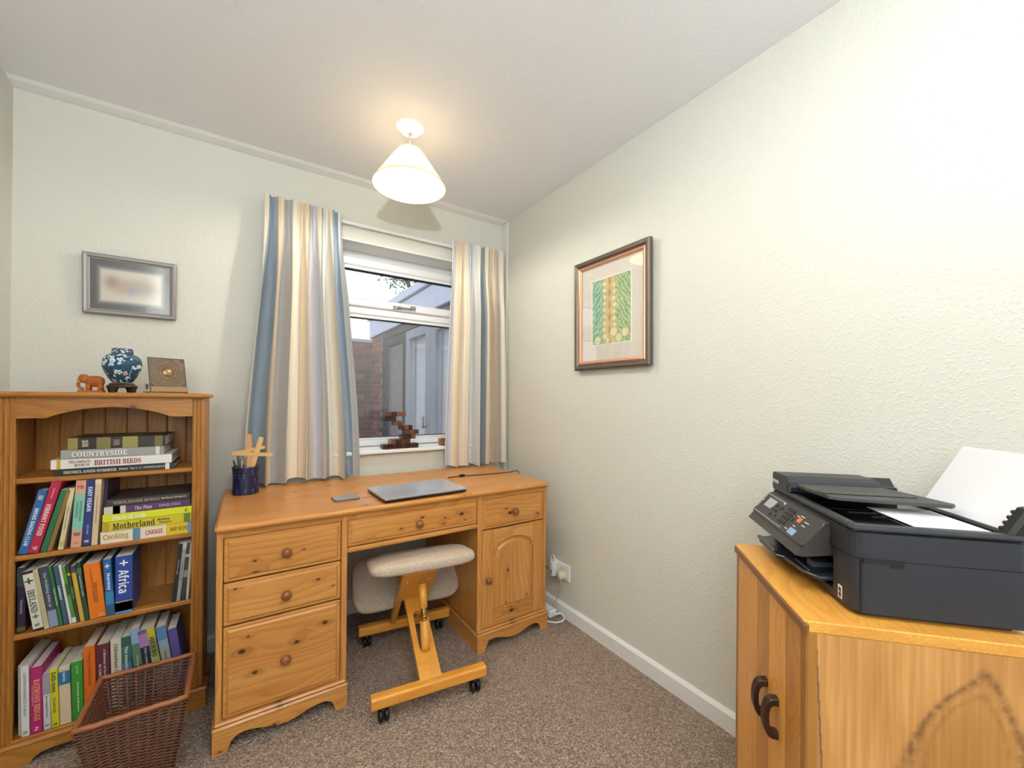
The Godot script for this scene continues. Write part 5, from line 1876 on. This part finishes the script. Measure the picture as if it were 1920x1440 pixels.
# ---------------------------------------------------------------- on the desk
func desk_items():
	var ty := .7628
	var lp := thing("laptop", "closed silver laptop lying near the middle of the desk", "laptop", Vector3(-.815, ty, .568), .035)
	var st := begin()
	box(st, Vector3(-.190, .004, -.128), Vector3(.190, .0135, .128), .004)
	obj("base", st, mat(Color(.10, .10, .11), .4), lp)
	st = begin()
	prism(st, round_rect(.191, .129, .008), .0135, .021, Transform3D(Basis(Vector3(1, 0, 0), Vector3(0, 0, -1), Vector3(0, 1, 0)), Vector3.ZERO), .0015)
	obj("lid", st, mat(Color(.80, .81, .84), .22, .6), lp)
	st = begin()
	for q in [[-.17, -.11], [.17, -.11], [-.17, .11], [.17, .11]]: box(st, Vector3(q[0] - .012, 0, q[1] - .005), Vector3(q[0] + .012, .0045, q[1] + .005), .001)
	obj("foot", st, M.rubber, lp)
	st = begin()
	box(st, Vector3(.1902, .007, -.09), Vector3(.1907, .011, -.06))
	box(st, Vector3(.1902, .007, -.04), Vector3(.1907, .011, -.02))
	obj("port", st, M.black, lp)
	var pd := thing("flat_device", "small flat silver grey device with rounded corners lying left of laptop", "device", Vector3(-1.120, ty, .529), .04)  # small flat device beside the laptop, kind unknown
	st = begin()
	prism(st, round_rect(.051, .041, .010), 0, .008, Transform3D(Basis(Vector3(1, 0, 0), Vector3(0, 0, -1), Vector3(0, 1, 0)), Vector3.ZERO), .002)
	obj("case", st, mat(Color(.42, .38, .36), .35), pd)
	st = begin()
	prism(st, round_rect(.047, .037, .008), .008, .0088, Transform3D(Basis(Vector3(1, 0, 0), Vector3(0, 0, -1), Vector3(0, 1, 0)), Vector3.ZERO), .0003)
	obj("top_face", st, mat(Color(.60, .60, .63), .3, .2), pd)
	# cable with an inline box
	var cb := thing("cable", "thin black charger cable with small inline box trailing across the desk right side", "cable", Vector3.ZERO)
	st = begin(true)
	var cp := [Vector3(-.560, ty + .004, .345), Vector3(-.52, ty + .003, .338), Vector3(-.475, ty + .004, .343), Vector3(-.40, ty + .003, .350), Vector3(-.312, ty + .003, .365), Vector3(-.24, ty + .003, .372), Vector3(-.185, ty + .005, .385), Vector3(-.150, ty + .010, .390), Vector3(-.137, ty + .006, .402), Vector3(-.134, ty - .03, .412), Vector3(-.130, .60, .42), Vector3(-.10, .35, .50), Vector3(-.055, .245, .585)]
	tube(st, smoothed(cp), .0024, 6)
	obj("wire", st, M.black, cb)
	st = begin()
	box(st, Vector3(-.492, ty, .333), Vector3(-.458, ty + .013, .353), .004)
	obj("inline_box", st, M.black, cb)
	# pot with things in it
	var pot := thing("pen_pot", "dark blue glazed pottery pen pot on left end of desk", "pot", Vector3(-1.476, ty, .190))
	var im := Image.create(256, 128, false, Image.FORMAT_RGB8)
	var n1 := noise(61, 1.0, 3)
	for j in 128:
		for i in 256:
			var a := TAU * i / 256.0
			var k := n1.get_noise_3d(cos(a) * 2.2, sin(a) * 2.2, j * .012) * .5 + .5
			var rib := .5 + .5 * sin(j * TAU / 9.0)
			var c := Color(.05, .07, .16).lerp(Color(.10, .16, .36), k)
			var st2 := smoothstep(.56, .80, n1.get_noise_3d(cos(a) * 3.5 + 9, sin(a) * 3.5, j * .02) * .5 + .5)
			c = c.lerp(Color(.48, .58, .70), st2 * rib * .8)
			if j > 122: c = Color(.35, .28, .22)
			if j < 5: c = c.lerp(Color(.25, .18, .12), .5)
			im.set_pixel(i, j, c)
	var gm := mat(Color.WHITE, .15)
	gm.albedo_texture = ImageTexture.create_from_image(im)
	var prof := [Vector2(0, .001), Vector2(.050, .0), Vector2(.052, .004)]
	for k in 12: prof.append(Vector2(.0515 - .0025 * sin(k / 11.0 * PI) + (.0012 if k % 2 else 0.0), .008 + k * .0095))
	prof.append_array([Vector2(.0525, .116), Vector2(.0535, .120), Vector2(.051, .122), Vector2(.0475, .118), Vector2(.046, .06), Vector2(.045, .008), Vector2(0, .007)])
	st = begin(true)
	lathe(st, prof, 40)
	obj("pot_body", st, gm, pot)
	var lolly := mat(Color(.84, .68, .44), .6)
	var pink := mat(Color(.80, .60, .42), .6)
	var sc := thing("lolly_stick_cross", "pale wooden lolly sticks glued in crosses standing in the blue pot", "craft model", Vector3(0, 0, 0))
	var stick := func(a: Vector3, b: Vector3, wd: float, m: Material):
		var d := (b - a)
		var y := d.normalized()
		var z := Vector3(0, 0, 1)
		z = (z - y * z.dot(y)).normalized()
		var x := y.cross(z)
		var s := begin()
		var l := d.length()
		var o2 := PackedVector2Array()
		for i in 7: o2.append(Vector2(cos(PI + PI * i / 6.0) * wd / 2, wd / 2 + sin(PI + PI * i / 6.0) * wd * .3))
		for i in 7: o2.append(Vector2(cos(PI * i / 6.0) * wd / 2, l - wd / 2 + sin(PI * i / 6.0) * wd * .3))
		prism(s, o2, -.001, .001, Transform3D(Basis(x, y, z), a))
		obj("lolly_stick", s, m, sc)
	stick.call(Vector3(-1.455, .79, .188), Vector3(-1.466, 1.032, .186), .020, pink)
	stick.call(Vector3(-1.476, .79, .205), Vector3(-1.416, 1.018, .193), .020, lolly)
	stick.call(Vector3(-1.533, .941, .1895), Vector3(-1.400, .967, .190), .015, lolly)
	stick.call(Vector3(-1.520, .944, .1985), Vector3(-1.371, .930, .199), .016, lolly)
	stick.call(Vector3(-1.470, .79, .210), Vector3(-1.462, .935, .2035), .018, pink)
	for q in [["grey metal scissors blade handle end standing at left in pot", "5c5a58", -1.514, .170, -1.505, .930, .006], ["dark green pen standing in the blue pot beside sticks", "26382c", -1.440, .190, -1.428, .910, .0048], ["silver grey pen standing left in the blue pot", "8c8a84", -1.498, .200, -1.492, .912, .005], ["slim pale pencil standing in middle of the blue pot", "b49a74", -1.484, .175, -1.478, .915, .0038], ["thin black pen leaning at left rim of pot", "1c1c20", -1.500, .160, -1.522, .905, .0036]]:
		var pn := thing("pen", q[0], "pen", Vector3.ZERO)
		var a := Vector3(q[2] * .55 + -1.476 * .45, .778, q[3] * .5 + .19 * .5)
		var b := Vector3(q[4], q[5], q[3])
		st = begin(true)
		tube(st, [a, a.lerp(b, .8), b], q[6], 8)
		obj("barrel", st, hexm(q[1], .4), pn)
		st = begin(true)
		tube(st, [b, b + (b - a).normalized() * .006], q[6] * .7, 8)
		obj("cap_end", st, hexm(q[1], .3), pn)

func round_rect(hx: float, hy: float, r: float) -> PackedVector2Array:
	var o := PackedVector2Array()
	for k in 4:
		var c := Vector2([hx - r, -hx + r, -hx + r, hx - r][k], [hy - r, hy - r, -hy + r, -hy + r][k])
		for i in 5:
			var a := PI / 2 * (k + i / 4.0)
			o.append(c + Vector2(cos(a), sin(a)) * r)
	return o

func smoothed(p: Array, n := 6) -> Array:
	var o := []
	for i in p.size() - 1:
		for k in n: o.append(p[i].cubic_interpolate(p[i + 1], p[maxi(i - 1, 0)], p[mini(i + 2, p.size() - 1)], k / float(n)))
	o.append(p[-1])
	return o

# ---------------------------------------------------------------- on the window sill
func sill_items():
	var sy := .8972
	var dw := []
	for c in [Color(.24, .13, .10), Color(.33, .19, .14), Color(.18, .10, .08), Color(.42, .27, .20)]: dw.append(mat(c, .25))
	var o := thing("block_sculpture", "dark wooden sculpture of stacked zigzag blocks standing on the window sill", "sculpture", Vector3(0, sy, -.02))
	var h := .0272
	var lv := [[717, 784], [731, 768], [752, 778], [757, 784], [750, 772], [737, 753], [720, 741], [724, 759]]
	for k in 8:
		var a: float = -.816 + (lv[k][0] - 717) * .0032
		var b: float = -.816 + (lv[k][1] - 717) * .0032
		var n := maxi(2, int(round((b - a) / .028)))
		for i in n:
			var x0 := lerpf(a, b, float(i) / n)
			var x1 := lerpf(a, b, float(i + 1) / n)
			var e := .030 + .004 * ((k * 3) % 3)
			obj("block", box_of(Vector3(x0 + .0004, k * h + .0002, -e), Vector3(x1 - .0004, (k + 1) * h - .0002, e), .0015), dw[(i * 2 + k * 3 + (i * k) % 3) % 4], o)
	var w := thing("wooden_box", "small brown wooden block half hidden by right curtain on sill", "ornament", Vector3(-.428, sy, -.03))
	obj("block", box_of(Vector3(-.022, 0, -.02), Vector3(.022, .045, .02), .003), mat(Color(.52, .32, .16), .4), w)
	obj("foot", box_of(Vector3(-.018, -.0002, -.016), Vector3(.018, .004, .021), .001), M.dark_wood, w)

# ---------------------------------------------------------------- socket, plugs and extension lead by the right wall
func wall_socket():
	var s := thing("wall_socket", "white double wall socket above skirting beside the desk", "socket", Vector3(0, .245, .638), -PI / 2)
	var st := begin()
	prism(st, round_rect(.073, .043, .004), 0, .009, Transform3D(), .003)
	obj("faceplate", st, M.white, s)
	st = begin()
	for x in [-.030, .030]: box(st, Vector3(x - .008, .018, .008), Vector3(x + .008, .034, .012), .002)
	obj("switch", st, M.upvc, s)
	st = begin()
	for x in [-.034, .034]:
		box(st, Vector3(x - .002, -.004, .0085), Vector3(x + .002, .004, .0094))
		box(st, Vector3(x - .013, -.022, .0085), Vector3(x - .006, -.018, .0094))
		box(st, Vector3(x + .006, -.022, .0085), Vector3(x + .013, -.018, .0094))
	obj("pin_hole", st, M.black, s)
	var p := thing("plug", "round cream mains plug in right half of the wall socket", "plug", Vector3(-.010, .232, .664), -PI / 2)
	st = begin(true)
	lathe(st, [Vector2(0, 0), Vector2(.025, .001), Vector2(.026, .006), Vector2(.024, .018), Vector2(.022, .032), Vector2(.019, .036), Vector2(0, .037)], 24, Transform3D(Basis(Vector3(1, 0, 0), Vector3(0, 0, 1), Vector3(0, -1, 0)), Vector3.ZERO))
	obj("plug_body", st, mat(Color(.86, .80, .68), .4), p)
	st = begin(true)
	tube(st, smoothed([Vector3(0, -.020, .018), Vector3(.002, -.045, .02), Vector3(-.006, -.075, .016), Vector3(-.03, -.12, .012), Vector3(-.06, -.20, .02)]), .003, 7)
	obj("flex", st, mat(Color(.84, .78, .66), .5), p)
	var c := thing("plug", "white charger plug with loop handle in left half of the wall socket", "plug", Vector3(-.010, .25, .600), -PI / 2)
	st = begin()
	box(st, Vector3(-.016, -.045, 0), Vector3(.016, .038, .034), .006)
	obj("plug_body", st, M.white, c)
	st = begin(true)
	var ring := []
	for i in 16: ring.append(Vector3(cos(TAU * i / 16.0) * .016, .053 + sin(TAU * i / 16.0) * .016, .022))
	tube(st, ring, .004, 7, true)
	obj("loop_handle", st, M.white, c)
	obj("indicator", box_of(Vector3(-.004, -.03, .0335), Vector3(.004, -.008, .0348), .0005), mat(Color(.45, .45, .46), .4), c)
	var e := thing("extension_lead", "white extension socket block with looped white cable on carpet beside the desk", "extension lead", Vector3(-.066, .0, .60))
	st = begin()
	box(st, Vector3(-.022, .0, -.16), Vector3(.030, .040, .045), .006)
	obj("socket_block", st, M.white, e)
	st = begin()
	for k in 3:
		box(st, Vector3(-.012, .0398, -.13 + k * .055), Vector3(.018, .0408, -.09 + k * .055), .0003)
	obj("socket_face", st, M.upvc, e)
	st = begin(true)
	tube(st, smoothed([Vector3(.004, .02, .043), Vector3(.012, .022, .060), Vector3(.034, .028, .070), Vector3(.042, .012, .088), Vector3(.02, .006, .105), Vector3(-.02, .006, .100), Vector3(-.05, .006, .07), Vector3(-.08, .006, .02)]), .0045, 8)
	obj("white_cable", st, M.white, e)
	var bc := thing("cable", "black cable hanging down behind the desk by the right wall", "cable", Vector3.ZERO)
	st = begin(true)
	tube(st, smoothed([Vector3(-.105, .26, .47), Vector3(-.112, .18, .55), Vector3(-.118, .10, .60), Vector3(-.112, .03, .62), Vector3(-.10, .006, .60)]), .004, 6)
	obj("wire", st, M.black, bc)
